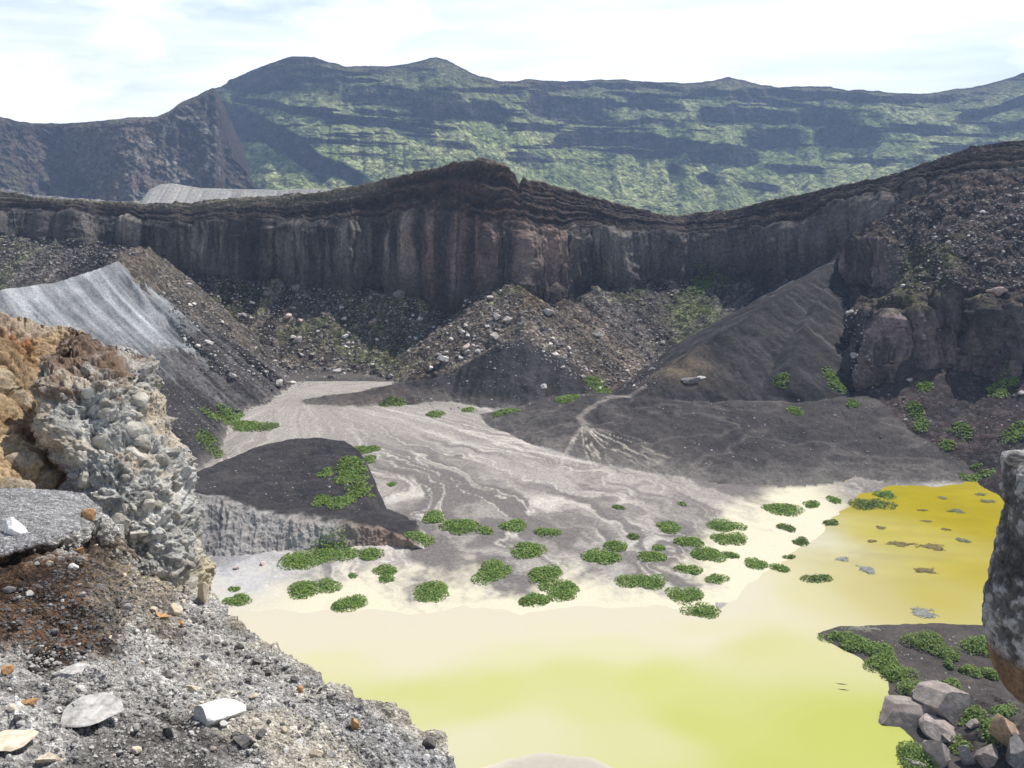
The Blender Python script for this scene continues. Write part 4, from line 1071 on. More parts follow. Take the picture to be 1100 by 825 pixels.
named = [
    (287, 318, 20, 'd', 'large grey boulder in the shade at the foot of the left cliff, lower of three'),
    (302, 307, 13, 'd', 'grey boulder in the cliff shade, middle of three large ones'),
    (318, 311, 15, 'd', 'grey boulder in the cliff shade, right one of three large ones'),
    (321, 329, 15, 'd', 'dark grey boulder in the shade just below the three large grey ones'),
    (309, 341, 12, 'k', 'tall pinkish white boulder at the edge of the cliff shade'),
    (322, 345, 7, 'k', 'small pink boulder beside the tall pinkish white one'),
    (320, 366, 13, 'p', 'flat whitish boulder on the sunlit olive scree'),
    (401, 348, 13, 'k', 'pinkish boulder standing out of the dark cliff shade'),
    (431, 317, 17, 'd', 'big dark boulder high in the shade near the promontory foot'),
    (411, 320, 9, 'd', 'smaller grey boulder left of the big dark one in the shade'),
    (204, 329, 8, 'p', 'pale boulder beside the right end of the grey ash spur'),
    (224, 369, 10, 'p', 'pale boulder among rubble below the ash spur tip'),
    (250, 404, 9, 'p', 'whitish boulder above the small black scoria cone'),
    (300, 412, 13, 'p', 'pale flat boulder at the scree foot beside the brown flat'),
    (314, 412, 10, 'p', 'pale boulder touching the flat one at the scree foot'),
    (362, 400, 12, 'p', 'blocky light boulder at the foot of the middle scree'),
    (355, 406, 9, 'd', 'dark boulder beside the blocky light one at the scree foot'),
    (420, 405, 9, 'p', 'white rounded boulder at the top edge of the black skirt'),
    (371, 362, 8, 'p', 'upper of two white boulders on the middle scree'),
    (374, 369, 6, 'p', 'lower of two white boulders on the middle scree'),
    (261, 339, 8, 'p', 'pale boulder on the scree just right of the ash spur'),
    (527, 320, 9, 'p', 'pale boulder near the apex of the central cone'),
    (534, 341, 12, 'p', 'pale boulder in the upper pile on the central cone, left one'),
    (546, 345, 14, 'p', 'large pale boulder in the upper pile on the central cone, right one'),
    (531, 363, 15, 'p', 'large whitish boulder lying where black scoria meets the brown cone'),
    (501, 374, 13, 'k', 'pinkish white boulder on the left flank above the black cone'),
    (476, 386, 13, 'p', 'pale boulder in the line of rocks left of the black cone'),
    (463, 396, 9, 'p', 'lowest pale boulder in the line of rocks left of the black cone'),
    (588, 336, 15, 'p', 'white slab boulder on the right flank of the central cone'),
    (592, 371, 9, 'p', 'upper pale boulder on the cone flank right of the black scoria'),
    (597, 382, 10, 'p', 'lower pale boulder on the cone flank right of the black scoria'),
    (584, 416, 11, 'p', 'white boulder alone at the right foot of the black cone'),
    (644, 418, 7, 'p', 'pointed white boulder standing in the green patch by the gully'),
    (641, 361, 9, 'p', 'pale boulder halfway down the dark scree streak'),
    (628, 397, 8, 'p', 'pale boulder on the reddish foot of the central cone'),
    (711, 369, 10, 'p', 'pale boulder in the gully below the black ridge'),
    (692, 394, 9, 'p', 'pale boulder at the mouth of the gully'),
    (742, 409, 24, 'd', 'long dark boulder at the left foot of the black ridge'),
    (752, 406, 13, 'p', 'white capped boulder on the long dark one by the black ridge'),
    (686, 345, 8, 'p', 'pale boulder on the olive streak of the right scree'),
    (912, 337, 11, 'p', 'whitish boulder beside the top of the lower columnar cliff'),
    (918, 383, 11, 'p', 'light boulder at the left foot of the columnar cliff'),
    (977, 409, 9, 'p', 'pale boulder under the columnar cliff beside green plants'),
    (1071, 316, 20, 'k', 'big pinkish boulder perched on the right buttress ledge'),
    (1098, 423, 8, 'p', 'white boulder on the red scoria at right'),
    (282, 606, 8, 'k', 'reddish boulder on the grey sand, nearest the mound'),
    (254, 611, 7, 'k', 'small dark red boulder on the grey sand, leftmost of three'),
    (274, 609, 0, 'k', ''),
]
for k, (a, b, wd, tone, lab) in enumerate(named):
    if wd == 0: continue
    me = {'p': B_P, 'd': B_D, 'k': B_K}[tone]
    long_ = lab.startswith(('long dark', 'white capped'))
    put(me[k % len(me)], a, b, wd, lab, 'boulder', 'large boulders around the crater floor', rz=0.15 if long_ else None,
        sz=(1.1, 0.6, 0.45) if long_ else (1, 1, 1), tilt=0.05 if long_ else 0.25, hr=0.12 if long_ else 0.6)

def inpoly(px, py, P):
    ins_ = False; n = len(P)
    for i in range(n):
        (x1, y1), (x2, y2) = P[i], P[(i + 1) % n]
        if (y1 > py) != (y2 > py) and px < x1 + (py - y1) / (y2 - y1) * (x2 - x1): ins_ = not ins_
    return ins_
def scatter_px(P, n):
    xs_ = [p[0] for p in P]; ys_ = [p[1] for p in P]; out = []
    while len(out) < n:
        a, b = random.uniform(min(xs_), max(xs_)), random.uniform(min(ys_), max(ys_))
        if inpoly(a, b, P): out.append((a, b))
    return out
areas = [
    ([(170, 300), (300, 312), (440, 322), (490, 345), (455, 392), (300, 412), (220, 395), (180, 340)], 120, 3.4, 8.0, 'pale boulder scattered on the olive scree under the left cliff', 'boulders on the left scree'),
    ([(500, 322), (540, 312), (560, 350), (540, 372), (470, 395), (470, 380)], 30, 4.5, 10, 'pale boulder in the rock pile on the left flank of the central cone', 'boulders on the central cone flank'),
    ([(560, 355), (590, 350), (650, 395), (690, 410), (660, 420), (600, 400)], 44, 3.4, 8, 'pale boulder on the brown flank right of the black cone', 'boulders right of the black cone'),
    ([(690, 370), (735, 330), (740, 345), (715, 380), (690, 415), (655, 425), (650, 415)], 34, 3, 6, 'grey boulder in the gully between the scree cones', 'boulders in the gully'),
    ([(905, 330), (920, 330), (940, 410), (990, 430), (985, 440), (920, 400)], 14, 3, 6, 'grey boulder at the foot of the right columnar cliff', 'boulders under the right cliff'),
    ([(960, 230), (1100, 200), (1100, 300), (1000, 310), (950, 320)], 34, 3, 6.5, 'brown-grey boulder on the rubble slope of the right buttress', 'boulders on the right buttress'),
]
for P, n, lo, hi, lab, grp in areas:
    for a, b in scatter_px(P, n):
        me = random.choice(B_P if random.random() < 0.72 else B_D)
        put(me, a, b, lo + (hi - lo) * random.random() ** 2.2, lab, 'boulder', grp)

pil_P = [(62, 420), (100, 405), (124, 400), (146, 400), (156, 440), (184, 482), (200, 535), (210, 590), (226, 640), (220, 665), (150, 650), (112, 600), (92, 560), (74, 500), (58, 440)]
pil_pts = []
for a, b in scatter_px(pil_P, 120):
    h = cast_px(a, b)
    if h is None or h[2].name != 'rock_pillar': continue
    dist = (h[0] - Vector((0, 0, CAM_H))).length
    s_ = (6 + 19 * random.random() ** 1.8) / 2 * dist / FPX
    pil_pts.append((h[0] - h[1] * s_ * 0.55, s_, random.randrange(8)))

# ---- the many smaller stones of the scree: one mass
def stone_mass(pts, name, mat, label, sub=1, rough=0.12, parent=None):
    vs, fs, n0 = [], [], 0
    for (loc, s, k) in pts:
        v, f = rock_shape(sub, 300 + k, cuts=6, squash=(1, 0.85, 0.65), rough=rough) if (sub, k) not in _ms else _ms[(sub, k)]
        _ms[(sub, k)] = (v, f)
        a = random.uniform(0, 6.28); ca, sa = math.cos(a), math.sin(a)
        Rm = np.array([[ca, -sa, 0], [sa, ca, 0], [0, 0, 1]])
        st_ = np.array([1, random.uniform(0.65, 1.1), random.uniform(0.6, 1.0)])
        if parent:                                    # lumps set into a face lie at any angle
            Rm = np.array(Matrix.Rotation(random.uniform(0, 6.28), 3, Vector((random.gauss(0, 1), random.gauss(0, 1), random.gauss(0, 1))).normalized())); st_[2] = 1.35
        vs.append((v * st_) @ Rm.T * s + np.array(loc)); fs.append(f + n0); n0 += len(v)
    o = obj(name, mesh_np(name, np.concatenate(vs), np.concatenate(fs), flat=True), mat, parent)
    return o if parent else tag(o, label, None, None, 'stuff')
_ms = {}
def px_mass(P, n, lo, hi):
    out = []
    for a, b in scatter_px(P, n):
        h = cast_px(a, b)
        if h is None or h[0].y > 300: continue
        dist = (h[0] - Vector((0, 0, CAM_H))).length
        s = (lo + (hi - lo) * random.random() ** 3) / 2 * dist / FPX
        out.append((h[0], s, random.randrange(8)))
    return out
light, darkr = [], []
for P, n in [([(165, 290), (300, 305), (440, 318), (500, 345), (455, 400), (300, 420), (215, 400), (185, 345)], 4200),
             ([(0, 250), (130, 262), (150, 275), (100, 285), (0, 305)], 700),
             ([(500, 320), (545, 306), (600, 330), (690, 412), (650, 428), (560, 372), (470, 398)], 1700),
             ([(620, 320), (740, 300), (745, 330), (700, 420), (660, 420)], 1100),
             ([(900, 320), (925, 330), (945, 420), (1000, 440), (985, 460), (915, 400)], 160),
             ([(950, 230), (1100, 190), (1100, 310), (1000, 310), (945, 325)], 1500),
             ([(960, 430), (1100, 410), (1100, 500), (990, 490)], 130),
             ([(895, 690), (1055, 680), (1060, 760), (990, 750)], 120), ([(470, 400), (545, 368), (600, 390), (640, 425), (560, 440), (430, 440)], 220),
             ([(660, 430), (930, 430), (1000, 500), (760, 500)], 160), ([(210, 525), (290, 485), (380, 490), (390, 550)], 90), ([(130, 390), (270, 450), (200, 490), (150, 440)], 350)]:
    q = px_mass(P, n, 1.4, 4.2)
    k = int(len(q) * 0.5)
    light += q[:k]; darkr += q[k:]
mass_jobs = [(light, 'scree_rubble', M_BOULDER, 'pale rubble strewn over the crater scree', 1), (darkr, 'scree_rubble', M_BOULDER_D, 'dark rubble strewn over the crater scree', 1)]

# ---- shore boulders at lower right
def put_shore(seed, px, py, wpx, hpx, lab, mat=M_SHORE, rz=0.0, z0=None, sub=4, cuts=9, keep=0.36, dep=1.0, tx=0.0, ty=0.0):
    me = rock_mesh('boulder', sub, seed, mat, cuts=cuts, squash=(1, dep, hpx / wpx), rough=0.028, keep=keep, hi=0.6)
    h = cast_px(px, py + hpx * 0.32)
    loc = h[0].copy(); dist = (loc - Vector((0, 0, CAM_H))).length
    s = wpx / 2 * dist / FPX
    shore_rocks.append((me, loc, s, hpx / wpx, lab, rz, tx, ty))
shore_rocks = []
put_shore(401, 1017, 757, 58, 56, 'large flat-topped pinkish grey boulder at the lake shore', rz=0.4, dep=0.9)
put_shore(417, 974, 768, 72, 30, 'wedge-shaped boulder reaching out into the yellow lake', rz=-0.15, dep=0.55, ty=-0.15)
put_shore(403, 1012, 783, 36, 22, 'dark angular boulder below the flat-topped one', rz=0.8)
put_shore(404, 1012, 812, 36, 34, 'dark grey boulder at the bottom edge beside the green bush', rz=1.2)
put_shore(405, 1021, 795, 15, 10, 'small pale rounded boulder between the dark shore boulders', rz=0.2)
put_shore(406, 1062, 812, 26, 36, 'upright grey boulder at the bottom edge of the shore', rz=0.3)
put_shore(407, 1085, 788, 30, 46, 'tan angular boulder under the rock outcrop', M_SHORE_T, rz=0.5)
put_shore(408, 1048, 778, 16, 10, 'small pale boulder right of the flat-topped one', rz=0.9)
put_shore(409, 1040, 815, 22, 22, 'dark small boulder between the bottom edge boulders', M_BOULDER_D, rz=0.9)
put_shore(410, 1096, 812, 34, 40, 'dark boulder in the corner below the tan one', M_BOULDER_D, rz=0.9)
put_shore(411, 990, 752, 20, 24, 'brownish boulder wedged behind the wedge-shaped one', rz=0.4)
put_shore(412, 982, 822, 24, 12, 'pale flat boulder at the foot of the green bush', rz=0.4)

# ---- foreground stones
fore = [
    (230, 772, 62, 0.5, M_WHITE, 'bright white rock lying on grey gravel in the foreground', 501, 0.6),
    (14, 572, 28, 0.9, M_WHITE, 'white rounded rock on the ash ledge at left edge', 502, 0.2),
    (262, 800, 30, 0.6, M_STONE_D, 'dark rock tucked against the lower end of the white one', 503, 0.3),
    (92, 764, 66, 0.22, M_STONE, 'flat pale slab overhanging a dark gap in the gravel', 504, 0.1),
    (80, 722, 38, 0.3, M_STONE, 'smooth grey flat slab on the gravel above the pale slab', 505, 0.5),
    (12, 796, 60, 0.22, M_STONE_T, 'tan flat slab at the lower left corner', 506, 0.1),
    (40, 722, 16, 0.6, M_STONE_D, 'dark stone left of the smooth grey slab', 507, 0.1),
    (8, 722, 16, 0.8, M_STONE_O, 'rust red stone at the left edge of the gravel', 508, 0.1),
    (172, 664, 16, 0.9, M_STONE_O, 'orange ochre stone in the little pile on the slope', 509, 0.6),
    (188, 661, 18, 1.1, M_STONE_T, 'cream stone standing in the little ochre pile', 510, 0.6),
    (194, 671, 10, 1.0, M_STONE_O, 'smaller ochre stone right of the cream one', 511, 0.2),
    (164, 657, 13, 0.6, M_STONE_T, 'tan sliver stone at the top of the ochre pile', 512, 0.2),
    (208, 742, 22, 0.5, M_STONE_T, 'tan stone just above the white rock', 513, 0.2),
    (381, 781, 14, 1.2, M_STONE_O, 'rust orange stone on the lower right gravel ridge', 514, 0.2),
    (96, 558, 18, 1.0, M_STONE_O, 'brown block under the corner of the ash ledge', 515, 0.2),
    (106, 578, 16, 1.1, M_STONE_D, 'dark block below the brown one by the ash ledge', 516, 0.2),
    (86, 594, 14, 1.0, M_STONE_O, 'reddish block on the brown slope under the ledge', 517, 0.2),
    (54, 607, 11, 0.7, M_STONE_T, 'pale buff stone on the brown slope', 518, 0.2),
    (140, 786, 13, 0.8, M_STONE, 'grey stone on dark grit beside the pale slab', 519, 0.2),
    (181, 790, 18, 0.8, M_STONE_D, 'dark grey stone on the grit left of the white rock', 520, 0.2),
    (53, 818, 26, 0.7, M_STONE_T, 'cream stone at the bottom edge near the corner', 521, 0.2),
    (462, 800, 18, 0.6, M_STONE_D, 'dark stone jutting out at the tip of the gravel ridge', 522, 0.2),
    (30, 755, 16, 0.6, M_STONE_O, 'reddish stone left of the pale slab', 523, 0.2),
    (135, 653, 14, 0.7, M_STONE, 'round grey stone in a hollow of the brown slope', 524, 0.2),
    (322, 742, 12, 0.8, M_STONE_O, 'small brown stone midway up the gravel ridge', 525, 0.2),
    (258, 697, 14, 0.9, M_STONE_D, 'dark stone near the upper edge of the gravel ridge', 526, 0.2),
    (340, 812, 16, 0.8, M_STONE_T, 'tan stone low on the gravel ridge', 527, 0.2),
    (219, 645, 14, 2.2, M_STONE_T, 'thin upright tan splinter at the pillar foot', 528, 0.2),
]
for a, b, wd, hr, mat, lab, sd_, dep in fore:
    me = rock_mesh('stone', 3, sd_, mat, cuts=12, squash=(1, 0.75, hr), rough=0.06, keep=0.42, hi=0.74)
    put(me, a, b, wd, lab, 'rock', 'single stones on the near slope', 'stone', rz=random.uniform(-0.4, 0.4), sink=0.35 if hr > 0.35 else 0.5, tilt=0.12, hr=hr)

S_G = [rock_mesh('stone', 2, 540 + k, M_STONE, cuts=10, rough=0.08) for k in range(6)]
S_D = [rock_mesh('stone', 2, 560 + k, M_STONE_D, cuts=10, rough=0.08) for k in range(4)]
S_T = [rock_mesh('stone', 2, 580 + k, M_STONE_T, cuts=10, rough=0.08) for k in range(3)]
near_P = [(0, 590), (60, 590), (110, 570), (160, 610), (230, 660), (300, 712), (400, 768), (460, 812), (460, 823), (0, 823)]
for a, b in scatter_px(near_P, 170):
    r_ = random.random()
    me = random.choice(S_G if r_ < 0.55 else S_D if r_ < 0.85 else S_T)
    lab = 'grey stone lying loose on the near slope' if r_ < 0.55 else 'dark stone lying loose on the near slope' if r_ < 0.85 else 'buff stone lying loose on the near slope'
    put(me, a, b, 5 + 8 * random.random() ** 2.5, lab, 'stone', 'loose stones on the near slope', 'stone')
gl, gd = [], []
brown_P = [(0, 606), (60, 602), (110, 590), (150, 640), (120, 700), (0, 690)]
q = [a for a in px_mass(near_P, 9500, 1.6, 6.5) if nz_.noise(Vector(a[0]) * 0.55) + 0.35 * nz_.noise(Vector(a[0]) * 1.7) > -0.12]
k = int(len(q) * 0.75); gl, gd = q[:k], q[k:]
def is_brown(v):
    r_ = v - Vector((0, 0, CAM_H)); zc_ = r_.y * cp - r_.z * sp
    return inpoly(550 + FPX * r_.x / zc_, 412.5 - FPX * (r_.y * sp + r_.z * cp) / zc_, brown_P)
gd += [a for a in gl if is_brown(a[0])]; gl = [a for a in gl if not is_brown(a[0])]
q = px_mass([(0, 528), (85, 532), (105, 548), (60, 574), (0, 590)], 700, 1.4, 3.4)
gl += q
mass_jobs += [(gl, 'gravel', M_STONE, 'grey gravel covering the near slope', 1), (gd, 'gravel', M_STONE_D, 'dark grit covering the near slope', 1)]

# ================================================================== PLANTS
LEAF_A = np.array([.15, .25, .05]); LEAF_B = np.array([.33, .46, .115]); LEAF_O = np.array([.14, .165, .055])
def shrub(px, py, hw, hh, lab, group=None, tone=0.0, name='shrub', cat='shrub', hgt=None, dens=1.0, leaf=1.0):
    """a low mat of leaves: woody base dome plus leaf faces following uneven lobes"""
    hw *= 1.12; hh *= 1.12
    h = cast_px(px, py + hh * 0.25)
    if h is None: return
    c = h[0].copy(); dist = (c - Vector((0, 0, CAM_H))).length
    m = dist / FPX
    ax = hw * m; sinv = max(0.25, (CAM_H - c.z) / dist)
    ay = max(hh * m / sinv * 0.85, 0.35)
    H0 = hgt if hgt else min(0.2 * (ax + ay) * 0.5 + 0.1, 0.5)
    rg = random.Random(int(px * 131 + py * 17))
    nl = max(3, int(2 + hw / 4))
    lobes = []
    for _ in range(nl):
        a = rg.uniform(0, 6.28); r_ = rg.uniform(0.2, 0.66)
        lobes.append((math.cos(a) * r_ * ax, math.sin(a) * r_ * ay, rg.uniform(0.42, 0.62) * (ax + ay) / 2 * 1.0, rg.uniform(0.7, 1.15)))
    lobes.append((0, 0, 0.75 * min(ax, ay) + 0.1, 1.0))
    lsz = max(0.07, 1.15 * m) * leaf
    area = ax * ay * 3.1
    n = int(min(1900, max(60, dens * 1.5 * area / (lsz * lsz))))
    vs, fs, cs = [], [], []
    zc = {}
    for _ in range(n):
        lx, ly, lr, lh = rg.choice(lobes)
        a = rg.uniform(0, 6.28); r_ = math.sqrt(rg.random())
        x = lx + math.cos(a) * r_ * lr * (ax / max(ax, ay)) ** 0.2; y = ly + math.sin(a) * r_ * lr
        top = H0 * lh * math.sqrt(max(0.02, 1 - r_ * r_)) * rg.uniform(0.35, 1.08)
        key = (round(x / 0.5), round(y / 0.5))
        if key not in zc: zc[key] = cast_dn(c.x + key[0] * 0.5, c.y + key[1] * 0.5, c.z + 6)
        z = zc[key] - c.z + top
        nrm = Vector((rg.gauss(0, .55) + 0.5 * math.cos(a) * r_, rg.gauss(0, .55) + 0.5 * math.sin(a) * r_, 1)).normalized()
        t1 = nrm.orthogonal().normalized(); t1 = Matrix.Rotation(rg.uniform(0, 6.28), 3, nrm) @ t1; t2 = nrm.cross(t1)
        s = lsz * rg.uniform(0.7, 1.5)
        p = Vector((x, y, z)); k = len(vs)
        vs += [p - t1 * s, p + t2 * s * 0.55 + nrm * s * 0.15, p + t1 * s, p - t2 * s * 0.55 + nrm * s * 0.15]
        fs.append((k, k + 1, k + 2, k + 3))
        u = min(1, max(0, rg.gauss(0.45, 0.3)))
        cc_ = LEAF_A * (1 - u) + LEAF_B * u
        cc_ = cc_ * (1 - tone) + LEAF_O * tone * rg.uniform(0.7, 1.2)
        cs += [cc_] * 4
    shrubs.append((np.array([tuple(v) for v in vs]), np.array(fs), np.array(cs), c, lab, cat, group, name))
shrubs = []
G1 = 'green shrub mats on the sand by the lake'
mats = [
    (467, 554, 14, 6, 'small green shrub mat, upper left of a pair on the wash'),
    (497, 562, 20, 10, 'rounded green shrub mat with a thin tail on the middle of the wash'),
    (519, 570, 11, 4, 'thin tail of low green shrubs right of the rounded mat'),
    (420, 520, 6, 2, 'tiny lone green tuft on the pale upper wash'),
    (455, 578, 16, 7, 'green shrub mat at the right tip of the brown bluff'),
    (553, 564, 16, 7, 'oval green shrub mat, left of a touching pair in midwash'),
    (586, 572, 15, 5, 'thin green shrub mat, right of a touching pair in midwash'),
    (564, 588, 22, 9, 'wide oval green shrub mat in the centre of the wash'),
    (328, 598, 24, 11, 'big green shrub mat under the bluff, left end'),
    (361, 591, 24, 9, 'green shrub mat under the bluff, middle one'),
    (397, 594, 18, 6, 'bright green shrub mat under the bluff, right end'),
    (336, 630, 28, 8, 'long thin green shrub mat on cream sand at left'),
    (415, 612, 14, 6, 'green shrub mat, upper of a close pair on pale sand'),
    (417, 621, 11, 4, 'green shrub mat, lower of a close pair on pale sand'),
    (380, 618, 7, 2.5, 'tiny green tuft left of the close pair'),
    (375, 646, 18, 10, 'loose green shrub mat nearest the lake at left'),
    (462, 632, 21, 11, 'dense green shrub mat on cream sand, left of the egg-shaped one'),
    (528, 612, 19, 13, 'egg-shaped dense green shrub mat in the middle of the sand'),
    (257, 643, 16, 5, 'flat green shrub mat on the grey sand by the near rocks'),
    (252, 632, 7, 3, 'tiny green mat above the flat one on grey sand'),
    (584, 615, 22, 10, 'large curved green shrub mat, upper lobe'),
    (601, 631, 18, 11, 'large curved green shrub mat, right lobe'),
    (575, 643, 17, 8, 'large curved green shrub mat, bottom lobe'),
    (647, 597, 22, 9, 'broad green shrub mat on the grey right wash'),
    (660, 586, 14, 6, 'smaller green mat behind the broad one on the grey wash'),
    (682, 576, 10, 3, 'faint green mat between two larger ones on the grey wash'),
    (707, 587, 8, 3.5, 'small green mat just left of a long diagonal row'),
    (719, 565, 16, 6, 'green shrub mat highest on the grey right wash'),
    (737, 581, 17, 6, 'green shrub mat, top of the long diagonal row'),
    (757, 594, 20, 8, 'green shrub mat, bottom of the long diagonal row'),
    (700, 597, 17, 6, 'long green shrub mat, upper end of the lower row'),
    (739, 611, 16, 5, 'green shrub mat, lower end of the lower row'),
    (689, 623, 27, 7, 'long green shrub mat pointing left over cream sand'),
    (737, 637, 18, 8, 'dense green shrub mat, second of the chain by the lake'),
    (752, 654, 18, 7, 'dense green shrub mat at the water edge ending the chain'),
    (769, 621, 12, 4, 'small green mat on cream sand right of the rows'),
    (782, 564, 20, 6, 'green shrub mat on the right wash, upper of two stacked'),
    (783, 577, 16, 7, 'green shrub mat on the right wash, lower of two stacked'),
    (781, 595, 10, 4, 'small green mat beside the end of the diagonal row'),
    (809, 604, 12, 5, 'green mat on the cream strip beside the yellow water'),
    (732, 541, 6, 2, 'tiny lone green tuft on the far right wash'),
    (665, 545, 8, 2.5, 'faint olive tuft on the far middle wash'),
    (841, 547, 20, 6, 'green shrub mat near the far corner of the yellow water'),
    (871, 541, 9, 4, 'small green mat right of the far corner mat'),
    (844, 566, 12, 3.5, 'small olive mat below the far corner mat'),
    (839, 610, 11, 4, 'small green mat at the cream edge of the yellow water'),
    (861, 582, 8, 6, 'round olive tuft at the cream edge'),
    (849, 598, 7, 2, 'thin olive tuft at the cream edge'),
    (877, 621, 18, 3, 'flat olive mat lying out in the cream shallows'),
    (895, 536, 9, 3, 'small green mat on the pale far shore'),
    (948, 531, 14, 3, 'green mat standing in the far yellow shallows'),
    (935, 541, 30, 3, 'long olive mat standing in the far yellow shallows'),
    (891, 561, 10, 2.5, 'flat olive tuft on the pale margin of the yellow water'),
]
for a, b, hw, hh, lab in mats:
    shrub(a, b, hw, hh, lab, G1, tone=0.55 if 'olive' in lab or 'faint' in lab else 0.12)
G2 = 'green plants on the dark scoria'
slope_pl = [
    (1032, 460, 16, 4, 'bright green mat on the scoria under the right buttress'), (1090, 465, 16, 7, 'bright green mat at the right edge above the lake'),
    (1016, 478, 14, 4, 'thin green mat on the scoria nearer the lake'), (1050, 514, 16, 2.5, 'green strip along the far lake edge at right'),
    (1048, 502, 8, 2, 'tiny green tuft above the far lake edge'), (995, 412, 9, 7, 'green tuft at the foot of the columnar cliff'),
    (985, 440, 11, 6, 'rounded green mat under the columnar cliff'), (989, 455, 12, 5, 'green mat just below the rounded one under the cliff'),
    (1068, 420, 12, 6, 'bright green mat, lower half of the diagonal strip on the right slope'), (1083, 410, 12, 6, 'bright green mat, upper half of the diagonal strip on the right slope'),
    (839, 411, 8, 5, 'yellow-green tuft on the face of the black dome'), (900, 413, 8, 8, 'green strip on the right flank of the black dome'),
    (917, 435, 6, 3, 'small green tuft at the right foot of the black dome'), (854, 441, 10, 3, 'green tuft at the foot of the black dome'),
    (543, 442, 14, 3.5, 'green mat at the foot of the black cone, rightmost'), (467, 445, 14, 3, 'green mat at the foot of the black cone, leftmost'),
    (425, 433, 15, 3, 'olive mat on the black skirt left of the cone'), (506, 440, 8, 3, 'green tuft at the middle of the black cone foot'),
    (609, 426, 16, 6, 'bright green patch beside the white boulder at the cone foot'), (645, 416, 14, 6, 'bright green patch around the gully mouth'),
    (243, 440, 12, 8, 'green patch on the dark scoria ridge at left'), (262, 456, 16, 6, 'green patch at the lower end of the dark ridge at left'), (285, 458, 14, 4, 'olive fringe where the dark ridge meets the wash'),
    (388, 524, 12, 8, 'green patch at the mound foot where the wash bends'), (384, 508, 14, 7, 'green patch on the lower right flank of the dark mound'), (396, 492, 9, 5, 'green fringe at the mound edge above the wash'),
    (392, 482, 14, 6, 'green patch at the right shoulder of the dark mound'), (378, 497, 16, 8, 'large green patch on the right flank of the dark mound'),
    (371, 513, 13, 7, 'green patch halfway down the dark mound flank'), (368, 536, 15, 7, 'green patch at the foot of the dark mound flank'),
    (345, 536, 10, 7, 'sparse green patch on the lower dark mound'), (350, 508, 8, 6, 'sparse green tuft on the dark mound top'),
    (226, 478, 14, 5, 'olive patch on the rubble between dark ridge and dark mound'), (222, 466, 9, 4, 'small olive tuft on the rubble just below the dark ridge'), (226, 446, 8, 4, 'tiny green tuft on the dark slope below the ash spur'),
    (758, 300, 16, 8, 'olive patch under the far dark cliff'),
]
for a, b, hw, hh, lab in slope_pl:
    if a > 980 and b < 505: hw, hh = hw * 0.74, hh * 0.72
    shrub(a, b, hw, hh, lab, G2, tone=0.5 if 'olive' in lab or 'yellow' in lab else 0.2, dens=0.8, hgt=0.4)
G3 = 'shrubs on the dark spit'
spit = [
    (900, 684, 18, 4, 'low green shrub at the tip of the dark spit'), (922, 690, 18, 7, 'green shrub second from the tip of the dark spit'), (945, 698, 16, 8, 'green shrub third from the tip along the spit shore'),
    (948, 712, 18, 8, 'green shrub on the spit shore near its middle'), (965, 722, 16, 8, 'green shrub on the spit shore above the wedge boulder'), (980, 738, 15, 9, 'dense green shrub behind the wedge boulder'),
    (992, 688, 18, 10, 'bushy olive shrub on top of the spit'), (1012, 700, 14, 8, 'bushy olive shrub right of the highest one on the spit'), (1053, 694, 15, 10, 'rounded dark green shrub beside the rock outcrop'),
    (982, 806, 18, 17, 'dense bright green bush at the bottom of the lake shore'), (1022, 735, 9, 5, 'small green tuft above the flat-topped boulder'), (1043, 720, 10, 5, 'small green tuft on the dark soil of the spit'),
    (1060, 722, 8, 6, 'green tuft against the rock outcrop'), (1046, 768, 12, 8, 'green weeds right of the flat-topped boulder'), (1066, 786, 14, 8, 'green weeds between the upright and tan boulders'),
    (1030, 804, 14, 5, 'green weeds among the bottom shore boulders'), (1019, 714, 5, 5, 'small round olive tuft at the centre of the spit'), (1076, 765, 10, 7, 'green weeds under the tan side of the outcrop'),
]
for a, b, hw, hh, lab in spit:
    shrub(a, b, hw, hh, lab, G3, tone=0.3 if 'olive' not in lab else 0.5, hgt=min(1.0, 0.07 * hh + 0.25), dens=1.1)

# ---- weed rafts in the yellow water
def weed(px, py, hw, hh, lab, colr, dens=1.0):
    c = pixz(px, py, 0.0); dist = np.linalg.norm(c - np.array([0, 0, CAM_H])); m = dist / FPX
    ax, ay = hw * m, hh * m / (CAM_H / dist)
    rg = random.Random(int(px * 7 + py * 3)); vs, fs, cs = [], [], []
    n = int(hw * hh * 2.6 * dens + 22); grown = [(0.0, 0.0)]
    for _ in range(n):
        bx_, by_ = rg.choice(grown[-40:] if rg.random() < 0.35 else grown)
        a = rg.uniform(0, 6.28)
        x, y = bx_ + math.cos(a) * max(m * 1.6, ax * 0.13), by_ + math.sin(a) * max(m * 0.9, ay * 0.13)
        if (x / ax) ** 2 + (y / ay) ** 2 > 1.5: x, y = bx_ * 0.9, by_ * 0.9
        grown.append((x, y))
        s = m * rg.uniform(0.8, 1.35); z = rg.uniform(0.015, 0.10); yaw = rg.uniform(-0.5, 0.5)
        k = len(vs); e1 = Vector((math.cos(yaw), math.sin(yaw), rg.uniform(-.12, .12))) * s * 1.3; e2 = Vector((-math.sin(yaw), math.cos(yaw), rg.uniform(-.1, .35))) * s * 0.7
        p = Vector((x, y, z))
        vs += [p - e1, p - e2, p + e1, p + e2]; fs.append((k, k + 1, k + 2, k + 3))
        cs += [np.array(colr) * rg.uniform(0.6, 1.3)] * 4
    shrubs.append((np.array([tuple(v) for v in vs]), np.array(fs), np.array(cs), Vector(c), lab, 'water weed', 'weed rafts floating on the yellow lake', 'weed_raft'))
BR, GR, BLg = (.20, .15, .03), (.15, .16, .06), (.30, .31, .28)
